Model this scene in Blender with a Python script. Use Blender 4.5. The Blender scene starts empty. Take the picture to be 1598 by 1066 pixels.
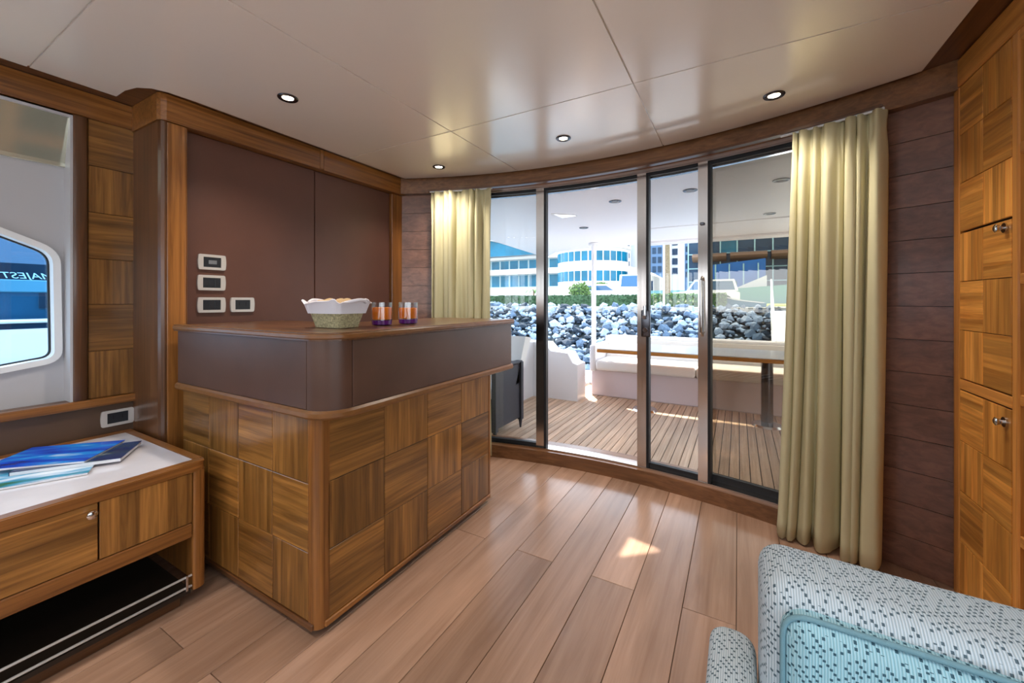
import bpy, bmesh, math, random
from mathutils import Matrix, Vector
random.seed(7)
scene = bpy.context.scene
col = scene.collection
PI = math.pi

def lin(r, g, b):
    f = lambda c: (c/255/12.92) if c/255 <= .04045 else ((c/255+.055)/1.055)**2.4
    return (f(r), f(g), f(b), 1.0)

# ------------------------------------------------------------------ camera
FPX, HORIZON, YAW, EYE = 625.0, 470.0, math.atan(353/625.0), 1.15
cam_d = bpy.data.cameras.new('camera')
cam_d.sensor_width = 36.0; cam_d.sensor_fit = 'HORIZONTAL'
cam_d.lens = 36.0*FPX/1598.0
cam_d.shift_y = -(533.0-HORIZON)/1598.0
cam_d.clip_start = .02; cam_d.clip_end = 600
cam = bpy.data.objects.new('camera', cam_d); col.objects.link(cam)
cam.location = (0, 0, EYE); cam.rotation_euler = (PI/2, 0, YAW)
scene.camera = cam

# ------------------------------------------------------------------ world, sun, exposure
w = bpy.data.worlds.new('sky'); scene.world = w; w.use_nodes = True
nt = w.node_tree; nt.nodes.clear()
tc = nt.nodes.new('ShaderNodeTexCoord'); sp = nt.nodes.new('ShaderNodeSeparateXYZ')
cr = nt.nodes.new('ShaderNodeValToRGB'); bg = nt.nodes.new('ShaderNodeBackground'); wo = nt.nodes.new('ShaderNodeOutputWorld')
cr.color_ramp.elements[0].position = .0; cr.color_ramp.elements[0].color = (.93, .96, 1, 1)
cr.color_ramp.elements[1].position = .8; cr.color_ramp.elements[1].color = (.60, .76, .97, 1)
nt.links.new(tc.outputs['Generated'], sp.inputs[0]); nt.links.new(sp.outputs['Z'], cr.inputs[0])
nt.links.new(cr.outputs[0], bg.inputs[0]); nt.links.new(bg.outputs[0], wo.inputs[0])
bg.inputs[1].default_value = 2.25
SUN_DIR = Vector((-.63, 1.0, 1.22)).normalized()          # towards the sun
sun_d = bpy.data.lights.new('sun', 'SUN'); sun_d.energy = 5.5; sun_d.angle = math.radians(.6); sun_d.color = (1, .93, .80)
sun = bpy.data.objects.new('sun', sun_d); col.objects.link(sun)
sun.rotation_euler = SUN_DIR.to_track_quat('Z', 'Y').to_euler()
DOWNLIGHT_W = 19.0
vs = scene.view_settings
vs.view_transform = 'Standard'; vs.look = 'None'; vs.gamma = 1; vs.use_curve_mapping = False; vs.exposure = 1.1
scene.cycles.max_bounces = 10; scene.cycles.transparent_max_bounces = 16; scene.cycles.use_denoising = True

# ------------------------------------------------------------------ materials
MATS = {}
def newmat(name):
    m = bpy.data.materials.new(name); m.use_nodes = True
    n = m.node_tree; b = n.nodes['Principled BSDF']; MATS[name] = m
    return m, n, b
def plain(name, rgb, rough=.5, metal=0, spec=.5, coat=0, noise=0, nscale=8, bump=0, bscale=200):
    m, n, b = newmat(name); c = lin(*rgb)
    b.inputs['Base Color'].default_value = c; b.inputs['Roughness'].default_value = rough
    b.inputs['Metallic'].default_value = metal; b.inputs['Specular IOR Level'].default_value = spec
    b.inputs['Coat Weight'].default_value = coat; b.inputs['Coat Roughness'].default_value = .08
    if noise or bump:
        t = n.nodes.new('ShaderNodeTexCoord')
    if noise:
        x = n.nodes.new('ShaderNodeTexNoise'); x.inputs['Scale'].default_value = nscale; x.inputs['Detail'].default_value = 5
        r = n.nodes.new('ShaderNodeValToRGB')
        r.color_ramp.elements[0].position = .3; r.color_ramp.elements[1].position = .7
        r.color_ramp.elements[0].color = tuple(v*(1-noise) for v in c[:3])+(1,)
        r.color_ramp.elements[1].color = tuple(min(1, v*(1+noise)) for v in c[:3])+(1,)
        n.links.new(t.outputs['Object'], x.inputs['Vector']); n.links.new(x.outputs['Fac'], r.inputs[0]); n.links.new(r.outputs[0], b.inputs['Base Color'])
    if bump:
        x2 = n.nodes.new('ShaderNodeTexNoise'); x2.inputs['Scale'].default_value = bscale; x2.inputs['Detail'].default_value = 3
        bp = n.nodes.new('ShaderNodeBump'); bp.inputs['Strength'].default_value = bump; bp.inputs['Distance'].default_value = .002
        n.links.new(t.outputs['Object'], x2.inputs['Vector']); n.links.new(x2.outputs['Fac'], bp.inputs['Height']); n.links.new(bp.outputs[0], b.inputs['Normal'])
    return m
def wood(name, dark, light, axis=0, along=1.6, across=55, rough=.3, strips=0, var=.25, coat=.0, spec=.5, contrast=(.3, .72)):
    """grain runs along local axis; each object gets its own shift and tone"""
    m, n, b = newmat(name); L = n.links
    t = n.nodes.new('ShaderNodeTexCoord'); oi = n.nodes.new('ShaderNodeObjectInfo')
    mul = n.nodes.new('ShaderNodeMath'); mul.operation = 'MULTIPLY'; mul.inputs[1].default_value = 37.0
    L.new(oi.outputs['Random'], mul.inputs[0])
    add = n.nodes.new('ShaderNodeVectorMath'); add.operation = 'ADD'
    L.new(t.outputs['Object'], add.inputs[0]); L.new(mul.outputs[0], add.inputs[1])
    mp = n.nodes.new('ShaderNodeMapping'); s = [across]*3; s[axis] = along
    mp.inputs['Scale'].default_value = s; L.new(add.outputs[0], mp.inputs['Vector'])
    nz = n.nodes.new('ShaderNodeTexNoise'); nz.inputs['Scale'].default_value = 1; nz.inputs['Detail'].default_value = 6; nz.inputs['Roughness'].default_value = .62
    nz.inputs['Distortion'].default_value = .6
    L.new(mp.outputs[0], nz.inputs['Vector'])
    r = n.nodes.new('ShaderNodeValToRGB'); r.color_ramp.elements[0].position = contrast[0]; r.color_ramp.elements[1].position = contrast[1]
    r.color_ramp.elements[0].color = lin(*dark); r.color_ramp.elements[1].color = lin(*light)
    L.new(nz.outputs['Fac'], r.inputs[0])
    # broad figure
    mp2 = n.nodes.new('ShaderNodeMapping'); s2 = [across*.16]*3; s2[axis] = along*.8
    mp2.inputs['Scale'].default_value = s2; L.new(add.outputs[0], mp2.inputs['Vector'])
    n2 = n.nodes.new('ShaderNodeTexNoise'); n2.inputs['Scale'].default_value = 1; n2.inputs['Detail'].default_value = 3
    L.new(mp2.outputs[0], n2.inputs['Vector'])
    # tone = 1-var .. 1+var per object plus figure plus lamella steps
    mr = n.nodes.new('ShaderNodeMapRange'); mr.inputs['To Min'].default_value = 1-var*.6; mr.inputs['To Max'].default_value = 1+var*.6
    L.new(oi.outputs['Random'], mr.inputs['Value'])
    mf = n.nodes.new('ShaderNodeMapRange'); mf.inputs['From Min'].default_value = .3; mf.inputs['From Max'].default_value = .7
    mf.inputs['To Min'].default_value = .78; mf.inputs['To Max'].default_value = 1.2
    L.new(n2.outputs['Fac'], mf.inputs['Value'])
    m1 = n.nodes.new('ShaderNodeMath'); m1.operation = 'MULTIPLY'; L.new(mr.outputs[0], m1.inputs[0]); L.new(mf.outputs[0], m1.inputs[1])
    last = m1
    if strips:
        sx = n.nodes.new('ShaderNodeSeparateXYZ'); L.new(t.outputs['Object'], sx.inputs[0])
        a = n.nodes.new('ShaderNodeMath'); a.operation = 'MULTIPLY'; a.inputs[1].default_value = strips
        L.new(sx.outputs['Y' if axis == 0 else 'X'], a.inputs[0])
        fl = n.nodes.new('ShaderNodeMath'); fl.operation = 'FLOOR'; L.new(a.outputs[0], fl.inputs[0])
        ad = n.nodes.new('ShaderNodeMath'); ad.operation = 'ADD'; L.new(fl.outputs[0], ad.inputs[0]); L.new(mul.outputs[0], ad.inputs[1])
        wn = n.nodes.new('ShaderNodeTexWhiteNoise'); wn.noise_dimensions = '1D'; L.new(ad.outputs[0], wn.inputs['W'])
        ms = n.nodes.new('ShaderNodeMapRange'); ms.inputs['To Min'].default_value = .74; ms.inputs['To Max'].default_value = 1.2
        L.new(wn.outputs['Value'], ms.inputs['Value'])
        m2 = n.nodes.new('ShaderNodeMath'); m2.operation = 'MULTIPLY'; L.new(last.outputs[0], m2.inputs[0]); L.new(ms.outputs[0], m2.inputs[1]); last = m2
    vm = n.nodes.new('ShaderNodeVectorMath'); vm.operation = 'SCALE'
    L.new(r.outputs[0], vm.inputs[0]); L.new(last.outputs[0], vm.inputs['Scale']); L.new(vm.outputs[0], b.inputs['Base Color'])
    b.inputs['Roughness'].default_value = rough; b.inputs['Coat Weight'].default_value = coat; b.inputs['Coat Roughness'].default_value = .12
    b.inputs['Specular IOR Level'].default_value = spec
    bp = n.nodes.new('ShaderNodeBump'); bp.inputs['Strength'].default_value = .12; bp.inputs['Distance'].default_value = .001
    L.new(nz.outputs['Fac'], bp.inputs['Height']); L.new(bp.outputs[0], b.inputs['Normal'])
    return m
def glassmat(name, tint, refl=.10, rough=0.0):
    m = bpy.data.materials.new(name); m.use_nodes = True; MATS[name] = m
    n = m.node_tree; n.nodes.clear(); o = n.nodes.new('ShaderNodeOutputMaterial')
    t = n.nodes.new('ShaderNodeBsdfTransparent'); t.inputs[0].default_value = lin(*tint)
    g = n.nodes.new('ShaderNodeBsdfGlossy'); g.inputs['Roughness'].default_value = rough; g.inputs['Color'].default_value = (1, 1, 1, 1)
    lw = n.nodes.new('ShaderNodeLayerWeight'); lw.inputs['Blend'].default_value = .5
    pw_ = n.nodes.new('ShaderNodeMath'); pw_.operation = 'POWER'; pw_.inputs[1].default_value = 5.0
    mu = n.nodes.new('ShaderNodeMath'); mu.operation = 'MULTIPLY_ADD'; mu.inputs[1].default_value = .9; mu.inputs[2].default_value = refl
    n.links.new(lw.outputs['Facing'], pw_.inputs[0])
    mx = n.nodes.new('ShaderNodeMixShader')
    n.links.new(pw_.outputs[0], mu.inputs[0]); n.links.new(mu.outputs[0], mx.inputs[0])
    n.links.new(t.outputs[0], mx.inputs[1]); n.links.new(g.outputs[0], mx.inputs[2]); n.links.new(mx.outputs[0], o.inputs[0])
    return m
def emit(name, rgb, s):
    m, n, b = newmat(name); b.inputs['Base Color'].default_value = lin(*rgb)
    b.inputs['Emission Color'].default_value = lin(*rgb); b.inputs['Emission Strength'].default_value = s
    return m

TEAK_D, TEAK_L = (94, 55, 20), (176, 118, 56)
for i, a in enumerate('xyz'):
    wood('teak_'+a, (100, 58, 24), (168, 110, 54), axis=i, rough=.28, var=.15, coat=.25)
    wood('teak_dark_'+a, (70, 42, 22), (112, 72, 42), axis=i, rough=.3, var=.15, coat=.2)
wood('teak_tile', (104, 66, 28), (170, 118, 58), axis=0, along=2.5, across=60, rough=.3, strips=38, var=.42, coat=.2)
wood('honey_tile', (180, 110, 40), (246, 178, 88), axis=0, along=2.5, across=60, rough=.3, strips=42, var=.34, coat=.2)
for i, a in enumerate('xyz'):
    wood('honey_'+a, (184, 114, 48), (234, 164, 84), axis=i, rough=.28, var=.12, coat=.2)
wood('head_teak_x', (104, 66, 38), (150, 104, 66), axis=0, rough=.3, var=.1, coat=.2)
wood('wall_plank', (106, 72, 58), (148, 104, 84), axis=0, along=1.2, across=40, rough=.3, var=.18, coat=.15)
wood('floor_plank', (142, 108, 86), (188, 152, 128), axis=1, along=1.3, across=26, contrast=(.2, .85), rough=.26, var=.2, coat=.2, spec=.5)
wood('deck_teak', (184, 150, 122), (226, 198, 172), axis=1, along=1.5, across=70, rough=.6, var=.22)
plain('caulk', (30, 26, 24), .7)
plain('teak_edge', (126, 84, 46), .3, coat=.3, noise=.1, nscale=30)
plain('seam_dark', (34, 22, 14), .7)
plain('leather_dark', (86, 60, 48), .36, spec=.5, noise=.12, nscale=6, bump=.15, bscale=350)
plain('leather_wall', (96, 62, 50), .42, spec=.45, noise=.10, nscale=4, bump=.12, bscale=350)
plain('leather_sill', (84, 62, 46), .45, noise=.1, nscale=6)
plain('ceiling_white', (240, 231, 220), .25, spec=.6, coat=1.0)
MATS['ceiling_white'].node_tree.nodes['Principled BSDF'].inputs['Coat Roughness'].default_value = .2
plain('hull_liner', (190, 188, 190), .35)
plain('valance_gloss', (206, 204, 184), .07, metal=.55, coat=.6)
plain('white_gel', (236, 234, 236), .3, coat=.3)
plain('white_paint', (240, 240, 240), .4)
plain('soffit_white', (232, 228, 232), .4)
plain('cushion_white', (240, 236, 232), .8, bump=.1, bscale=300)
plain('cushion_pink', (218, 204, 208), .75)
plain('steel', (205, 200, 196), .16, metal=1)
plain('steel_dark', (92, 92, 98), .25, metal=1)
plain('chrome', (225, 222, 220), .07, metal=1)
plain('gasket', (18, 20, 26), .5)
plain('plate_silver', (214, 210, 206), .28, metal=.35)
plain('plate_black', (34, 38, 44), .35)
plain('plate_print', (120, 124, 128), .4)
plain('stone_top', (222, 218, 222), .14, coat=.4, noise=.04, nscale=10)
plain('curtain_cloth', (206, 198, 160), .85, spec=.2, bump=.25, bscale=500)
plain('piping_cord', (112, 150, 162), .85, bump=.4, bscale=600)
plain('paper', (226, 228, 232), .5)
plain('napkin', (238, 234, 240), .85, bump=.3, bscale=220)
plain('wicker_basket', (176, 166, 128), .75, noise=.45, nscale=130, bump=1, bscale=160)
plain('bread', (206, 172, 124), .8, noise=.2, nscale=30, bump=.6, bscale=70)
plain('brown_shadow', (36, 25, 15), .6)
plain('wicker_dark', (62, 62, 70), .55, noise=.35, nscale=160, bump=1, bscale=180)
plain('rock_a', (148, 164, 184), .85, noise=.28, nscale=5, bump=1, bscale=14)
plain('rock_b', (88, 108, 130), .85, noise=.3, nscale=5, bump=1, bscale=14)
plain('rock_c', (36, 50, 64), .9, noise=.3, nscale=6, bump=1, bscale=14)
plain('bank_soil', (52, 62, 66), .95, noise=.4, nscale=3)
plain('leaf_green', (92, 124, 64), .7, noise=.4, nscale=9)
plain('leaf_dark', (56, 88, 58), .7, noise=.4, nscale=9)
plain('grass_lime', (186, 200, 84), .9, noise=.15, nscale=2)
plain('ground_pale', (170, 168, 162), .9, noise=.08, nscale=.6)
plain('bark', (128, 112, 92), .9, noise=.3, nscale=12)
plain('facade_white', (214, 212, 212), .6)
plain('facade_cream', (212, 202, 186), .7)
plain('glass_teal', (10, 98, 128), .2, spec=.3, noise=.35, nscale=.5)
plain('glass_navy', (16, 50, 76), .2, spec=.3, noise=.35, nscale=.6)
plain('frame_pale', (150, 188, 198), .5)
plain('awning_brown', (120, 92, 74), .8)
plain('sign_blue', (6, 92, 168), .5, noise=.12, nscale=.8)
plain('tower_blue', (70, 104, 140), .3)
plain('wall_aqua', (104, 150, 156), .7)
plain('teal_band', (28, 104, 136), .5)
plain('car_white', (240, 240, 242), .2, coat=.6)
plain('car_glass', (40, 84, 120), .08)
plain('tyre', (28, 28, 30), .8)
plain('water', (60, 96, 110), .06, spec=.8)
plain('yacht_blue', (30, 82, 118), .1, coat=.5, noise=.12, nscale=1.2)
plain('yacht_navy', (28, 52, 74), .1, coat=.5, noise=.25, nscale=2)
plain('yacht_cyan', (78, 146, 180), .25, noise=.06, nscale=2)
plain('reflected_letter', (176, 224, 244), .35)
plain('juice', (255, 136, 10), .6)
plain('violet_base', (92, 34, 110), .1, coat=.4)
glassmat('glass_clear', (246, 249, 250), .03)
glassmat('glass_smoke', (206, 202, 192), .06)
glassmat('glass_blue', (216, 234, 244), .03)
glassmat('tumbler_glass', (246, 247, 248), .05)
emit('lamp_glow', (255, 240, 214), 9.0)
emit('lamp_off', (120, 120, 124), 0.0)

def fabric_mat(name, base, dash, rib):
    m, n, b = newmat(name); L = n.links
    uv = n.nodes.new('ShaderNodeUVMap'); s = n.nodes.new('ShaderNodeSeparateXYZ'); L.new(uv.outputs[0], s.inputs[0])
    def M(op, a, bb=None):
        x = n.nodes.new('ShaderNodeMath'); x.operation = op
        for i, v in enumerate((a, bb)):
            if v is None: continue
            if isinstance(v, (int, float)): x.inputs[i].default_value = v
            else: L.new(v, x.inputs[i])
        return x.outputs[0]
    v = M('MULTIPLY', s.outputs['Y'], 265.0); row = M('FLOOR', v); fv = M('FRACT', v)
    wn = n.nodes.new('ShaderNodeTexWhiteNoise'); wn.noise_dimensions = '1D'; L.new(row, wn.inputs['W'])
    stag = M('MULTIPLY', M('MODULO', row, 3.0), .333)
    u = M('ADD', M('MULTIPLY', s.outputs['X'], 101.0), stag); cell = M('FLOOR', u); fu = M('FRACT', u)
    cb = n.nodes.new('ShaderNodeCombineXYZ'); L.new(cell, cb.inputs[0]); L.new(row, cb.inputs[1])
    w2 = n.nodes.new('ShaderNodeTexWhiteNoise'); w2.noise_dimensions = '2D'; L.new(cb.outputs[0], w2.inputs['Vector'])
    mask = M('MULTIPLY', M('GREATER_THAN', w2.outputs['Value'], .42), M('LESS_THAN', fu, .30))
    mask = M('MULTIPLY', mask, M('MULTIPLY', M('GREATER_THAN', fv, .12), M('LESS_THAN', fv, .88)))
    ribv = M('SINE', M('MULTIPLY', s.outputs['X'], 2*PI*340)); 
    ribm = M('MULTIPLY_ADD', ribv, .5); 
    mixr = n.nodes.new('ShaderNodeMix'); mixr.data_type = 'RGBA'
    mixr.inputs['A'].default_value = lin(*rib); mixr.inputs['B'].default_value = lin(*base)
    ra = n.nodes.new('ShaderNodeMapRange'); ra.inputs['From Min'].default_value = -1; L.new(ribv, ra.inputs['Value']); L.new(ra.outputs[0], mixr.inputs['Factor'])
    mx = n.nodes.new('ShaderNodeMix'); mx.data_type = 'RGBA'; L.new(mask, mx.inputs['Factor'])
    L.new(mixr.outputs['Result'], mx.inputs['A']); mx.inputs['B'].default_value = lin(*dash)
    L.new(mx.outputs['Result'], b.inputs['Base Color']); b.inputs['Roughness'].default_value = .85; b.inputs['Specular IOR Level'].default_value = .2
    bp = n.nodes.new('ShaderNodeBump'); bp.inputs['Strength'].default_value = .5; bp.inputs['Distance'].default_value = .001
    L.new(M('SUBTRACT', ra.outputs[0], mask), bp.inputs['Height']); L.new(bp.outputs[0], b.inputs['Normal'])
    return m
fabric_mat('chair_fabric', (206, 216, 222), (84, 102, 112), (164, 180, 190))
fabric_mat('chair_fabric_blue', (172, 208, 218), (58, 90, 104), (134, 180, 194))

def cover_mat(name, cols):
    m, n, b = newmat(name); L = n.links
    t = n.nodes.new('ShaderNodeTexCoord'); mp = n.nodes.new('ShaderNodeMapping'); mp.inputs['Scale'].default_value = (3, 14, 1)
    nz = n.nodes.new('ShaderNodeTexNoise'); nz.inputs['Scale'].default_value = 1.3; nz.inputs['Detail'].default_value = 4
    r = n.nodes.new('ShaderNodeValToRGB'); r.color_ramp.elements[0].color = lin(*cols[0]); r.color_ramp.elements[1].color = lin(*cols[-1])
    r.color_ramp.elements[0].position = .34; r.color_ramp.elements[1].position = .72
    for k, c in enumerate(cols[1:-1]):
        e = r.color_ramp.elements.new(.34+.38*(k+1)/(len(cols)-1)); e.color = lin(*c)
    L.new(t.outputs['Object'], mp.inputs[0]); L.new(mp.outputs[0], nz.inputs['Vector']); L.new(nz.outputs['Fac'], r.inputs[0]); L.new(r.outputs[0], b.inputs['Base Color'])
    b.inputs['Roughness'].default_value = .18
cover_mat('cover_blue', [(14, 44, 140), (20, 86, 206), (30, 150, 226), (225, 238, 246)])
cover_mat('cover_navy', [(16, 30, 66), (24, 52, 104), (50, 70, 84), (190, 200, 205)])
cover_mat('cover_pale', [(40, 110, 60), (70, 160, 200), (210, 225, 235), (240, 240, 240)])

# ------------------------------------------------------------------ mesh helpers
WM = {}                                                   # world matrices of things that parent parts
def link(name, me, mat=None, parent=None, mw=None):
    o = bpy.data.objects.new(name, me); col.objects.link(o)
    if mat and not me.materials: me.materials.append(MATS[mat])
    mw = mw or Matrix.Identity(4); WM[o] = mw
    if parent is not None:
        o.parent = parent; o.matrix_parent_inverse = WM[parent].inverted()
    o.matrix_basis = mw
    return o
def thing(name, label, cat, loc=(0, 0, 0), group=None):
    o = bpy.data.objects.new(name, None); col.objects.link(o); o.empty_display_size = .1
    o.matrix_basis = Matrix.Translation(loc); WM[o] = Matrix.Translation(loc)
    o['label'] = label; o['category'] = cat
    if group: o['group'] = group
    return o
def tag(o, label, cat, group=None):
    o['label'] = label; o['category'] = cat
    if group: o['group'] = group
    return o
def structure(o, label=None):
    o['kind'] = 'structure'
    if label: o['label'] = label
    return o
def root(name, label, loc=(0, 0, 0)):                     # a piece of the setting that carries pieces
    o = bpy.data.objects.new(name, None); col.objects.link(o); o.matrix_basis = Matrix.Translation(loc); WM[o] = Matrix.Translation(loc)
    return structure(o, label)
class MB:
    def __init__(s): s.bm = bmesh.new()
    def box(s, a, b, bev=0, seg=1):
        a, b = [min(p, q) for p, q in zip(a, b)], [max(p, q) for p, q in zip(a, b)]
        r = bmesh.ops.create_cube(s.bm, size=1)
        for v in r['verts']:
            v.co = Vector([(a[i]+b[i])/2 + v.co[i]*(b[i]-a[i]) for i in range(3)])
        if bev:
            es = list({e for v in r['verts'] for e in v.link_edges})
            bmesh.ops.bevel(s.bm, geom=es, offset=bev, segments=seg, affect='EDGES', profile=.5)
        return s
    def cyl(s, p, q, r1, r2=None, n=20, cap=True):
        r2 = r1 if r2 is None else r2
        p, q = Vector(p), Vector(q); d = q-p
        M = Matrix.Translation((p+q)/2) @ d.to_track_quat('Z', 'Y').to_matrix().to_4x4()
        bmesh.ops.create_cone(s.bm, cap_ends=cap, segments=n, radius1=r1, radius2=r2, depth=d.length, matrix=M)
        return s
    def prism(s, pts, z0, z1, plane='xy'):
        """polygon extruded; plane names the two axes the points are given in"""
        mp = {'xy': lambda a, b, c: (a, b, c), 'yz': lambda a, b, c: (c, a, b), 'xz': lambda a, b, c: (a, c, b)}[plane]
        lo = [s.bm.verts.new(mp(a, b, z0)) for a, b in pts]; hi = [s.bm.verts.new(mp(a, b, z1)) for a, b in pts]
        s.bm.faces.new(lo); s.bm.faces.new(hi)
        for i in range(len(pts)):
            j = (i+1) % len(pts); s.bm.faces.new((lo[i], lo[j], hi[j], hi[i]))
        return s
    def lathe(s, prof, c=(0, 0, 0), n=28):
        rings = []
        for r, z in prof:
            rings.append([s.bm.verts.new((c[0]+r*math.cos(2*PI*k/n), c[1]+r*math.sin(2*PI*k/n), c[2]+z)) for k in range(n)])
        for a, b in zip(rings, rings[1:]):
            for k in range(n): s.bm.faces.new((a[k], a[(k+1) % n], b[(k+1) % n], b[k]))
        s.bm.faces.new(rings[0]); s.bm.faces.new(rings[-1])
        return s
    def tube(s, pts, r, n=10, closed=False):
        pts = [Vector(p) for p in pts]; rings = []
        N = len(pts); px = None
        for i, p in enumerate(pts):
            a = pts[(i-1) % N] if (closed or i > 0) else p; b = pts[(i+1) % N] if (closed or i < N-1) else p
            d = (b-a).normalized(); ref = Vector((0, 0, 1)) if abs(d.z) < .9 else Vector((1, 0, 0))
            x = d.cross(ref).normalized() if px is None else (px-d*px.dot(d)).normalized()
            px = x; y = d.cross(x)
            rings.append([s.bm.verts.new(p+r*(x*math.cos(2*PI*k/n)+y*math.sin(2*PI*k/n))) for k in range(n)])
        for i in range(N if closed else N-1):
            a, b = rings[i], rings[(i+1) % N]
            for k in range(n): s.bm.faces.new((a[k], a[(k+1) % n], b[(k+1) % n], b[k]))
        if not closed: s.bm.faces.new(rings[0]); s.bm.faces.new(rings[-1])
        return s
    def arcbox(s, R0, R1, a0, a1, z0, z1, n=None):
        """solid that follows the curved aft wall: radii R0..R1, angles in degrees"""
        n = n or max(2, int(abs(a1-a0)/1.2)+1); rows = []
        for k in range(n+1):
            a = math.radians(a0+.66+(a1-a0)*k/n)
            rows.append([s.bm.verts.new((AC[0]+(R+.05)*math.sin(a), AC[1]+(R+.05)*math.cos(a), z)) for R, z in ((R0, z0), (R1, z0), (R1, z1), (R0, z1))])
        for p, q in zip(rows, rows[1:]):
            for k in range(4): s.bm.faces.new((p[k], p[(k+1) % 4], q[(k+1) % 4], q[k]))
        s.bm.faces.new(rows[0]); s.bm.faces.new(rows[-1])
        return s
    def build(s, name, mat, parent=None, smooth=False, mw=None, uv=None):
        bmesh.ops.recalc_face_normals(s.bm, faces=s.bm.faces)
        if uv:
            lay = s.bm.loops.layers.uv.new('UVMap')
            for f in s.bm.faces:
                nn = [abs(x) for x in f.normal]; k = nn.index(max(nn)); ax = [(1, 2), (0, 2), (0, 1)][k]
                for l in f.loops: l[lay].uv = (l.vert.co[ax[0]], l.vert.co[ax[1]])
        me = bpy.data.meshes.new(name); s.bm.to_mesh(me); s.bm.free()
        o = link(name, me, mat, parent, mw)
        if smooth: smooth_by_angle(me)
        return o
def smooth_by_angle(me, deg=40):
    bm = bmesh.new(); bm.from_mesh(me)
    for f in bm.faces: f.smooth = True
    for e in bm.edges:
        if len(e.link_faces) == 2 and e.calc_face_angle(0) > math.radians(deg): e.smooth = False
    bm.to_mesh(me); bm.free()
AC = (-.80, -.74)                                          # centre of the curved aft wall
def A(R, deg, z=0): a = math.radians(deg+.66); R += .05; return Vector((AC[0]+R*math.sin(a), AC[1]+R*math.cos(a), z))
def plate(name, outline, holes, x0, x1, mat, parent=None, plane='yz'):
    """flat panel with holes, thickness x0..x1"""
    cu = bpy.data.curves.new(name, 'CURVE'); cu.dimensions = '2D'; cu.fill_mode = 'BOTH'; cu.extrude = abs(x1-x0)/2
    for pts in [outline]+holes:
        sp_ = cu.splines.new('POLY'); sp_.points.add(len(pts)-1); sp_.use_cyclic_u = True
        for p, (a, b) in zip(sp_.points, pts): p.co = (a, b, 0, 1)
    tmp = bpy.data.objects.new('tmp', cu); col.objects.link(tmp)
    dg = bpy.context.evaluated_depsgraph_get(); me = bpy.data.meshes.new_from_object(tmp.evaluated_get(dg))
    bpy.data.objects.remove(tmp); bpy.data.curves.remove(cu)
    me.name = name; xm = (x0+x1)/2
    if plane == 'yz': M = Matrix(((0, 0, 1, xm), (1, 0, 0, 0), (0, 1, 0, 0), (0, 0, 0, 1)))
    elif plane == 'xz': M = Matrix(((1, 0, 0, 0), (0, 0, -1, xm), (0, 1, 0, 0), (0, 0, 0, 1)))
    else: M = Matrix(((1, 0, 0, 0), (0, 1, 0, 0), (0, 0, 1, xm), (0, 0, 0, 1)))
    me.transform(M); me.materials.clear()
    return link(name, me, mat, parent)
def rounded(pts, r, n=6):
    out = []; N = len(pts)
    for i in range(N):
        p, a, b = Vector(pts[i]), Vector(pts[i-1]), Vector(pts[(i+1) % N])
        rr = r if not isinstance(r, (list, tuple)) else r[i]
        d1, d2 = (a-p).normalized(), (b-p).normalized()
        s_, e_ = p+d1*rr, p+d2*rr
        for k in range(n+1):
            t = k/n; q = s_*(1-t)**2+p*2*t*(1-t)+e_*t*t; out.append((q.x, q.y))
    return out
TILE_CACHE = {}
def tile_mesh(l, w_, t, mat, ch=.0014, kind='parquet_tile'):
    key = (round(l, 4), round(w_, 4), round(t, 4), mat)
    if key not in TILE_CACHE:
        bm = bmesh.new(); c = ch
        lv = [(-l/2, -w_/2, 0), (l/2, -w_/2, 0), (l/2, w_/2, 0), (-l/2, w_/2, 0)]
        rings = [[bm.verts.new((x*(1), y, z)) for x, y, z in lv],
                 [bm.verts.new((x, y, t-c)) for x, y, z in lv],
                 [bm.verts.new((x-math.copysign(c, x), y-math.copysign(c, y), t)) for x, y, z in lv]]
        for a, b in zip(rings, rings[1:]):
            for k in range(4): bm.faces.new((a[k], a[(k+1) % 4], b[(k+1) % 4], b[k]))
        bm.faces.new(rings[0][::-1]); bm.faces.new(rings[-1])
        me = bpy.data.meshes.new(kind); bm.to_mesh(me); bm.free(); me.materials.append(MATS[mat]); TILE_CACHE[key] = me
    return TILE_CACHE[key]
def tile(parent, c, nrm, hdir, w_, h, grain, mat, t=.006, gap=.0012, name='parquet_tile', vdir=(0, 0, 1)):
    """tile centred at c on a surface; w_ along hdir, h along vdir; grain 'h' or 'v'"""
    nrm, hdir, vdir = Vector(nrm), Vector(hdir), Vector(vdir)
    g = hdir if grain == 'h' else vdir
    l, ww = (w_, h) if grain == 'h' else (h, w_)
    me = tile_mesh(l-2*gap, ww-2*gap, t, mat, kind=name)
    y = nrm.cross(g)
    M = Matrix((g, y, nrm)).transposed().to_4x4(); M.translation = Vector(c)
    return link(name, me, None, parent, M)
CEIL = 2.09

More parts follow.
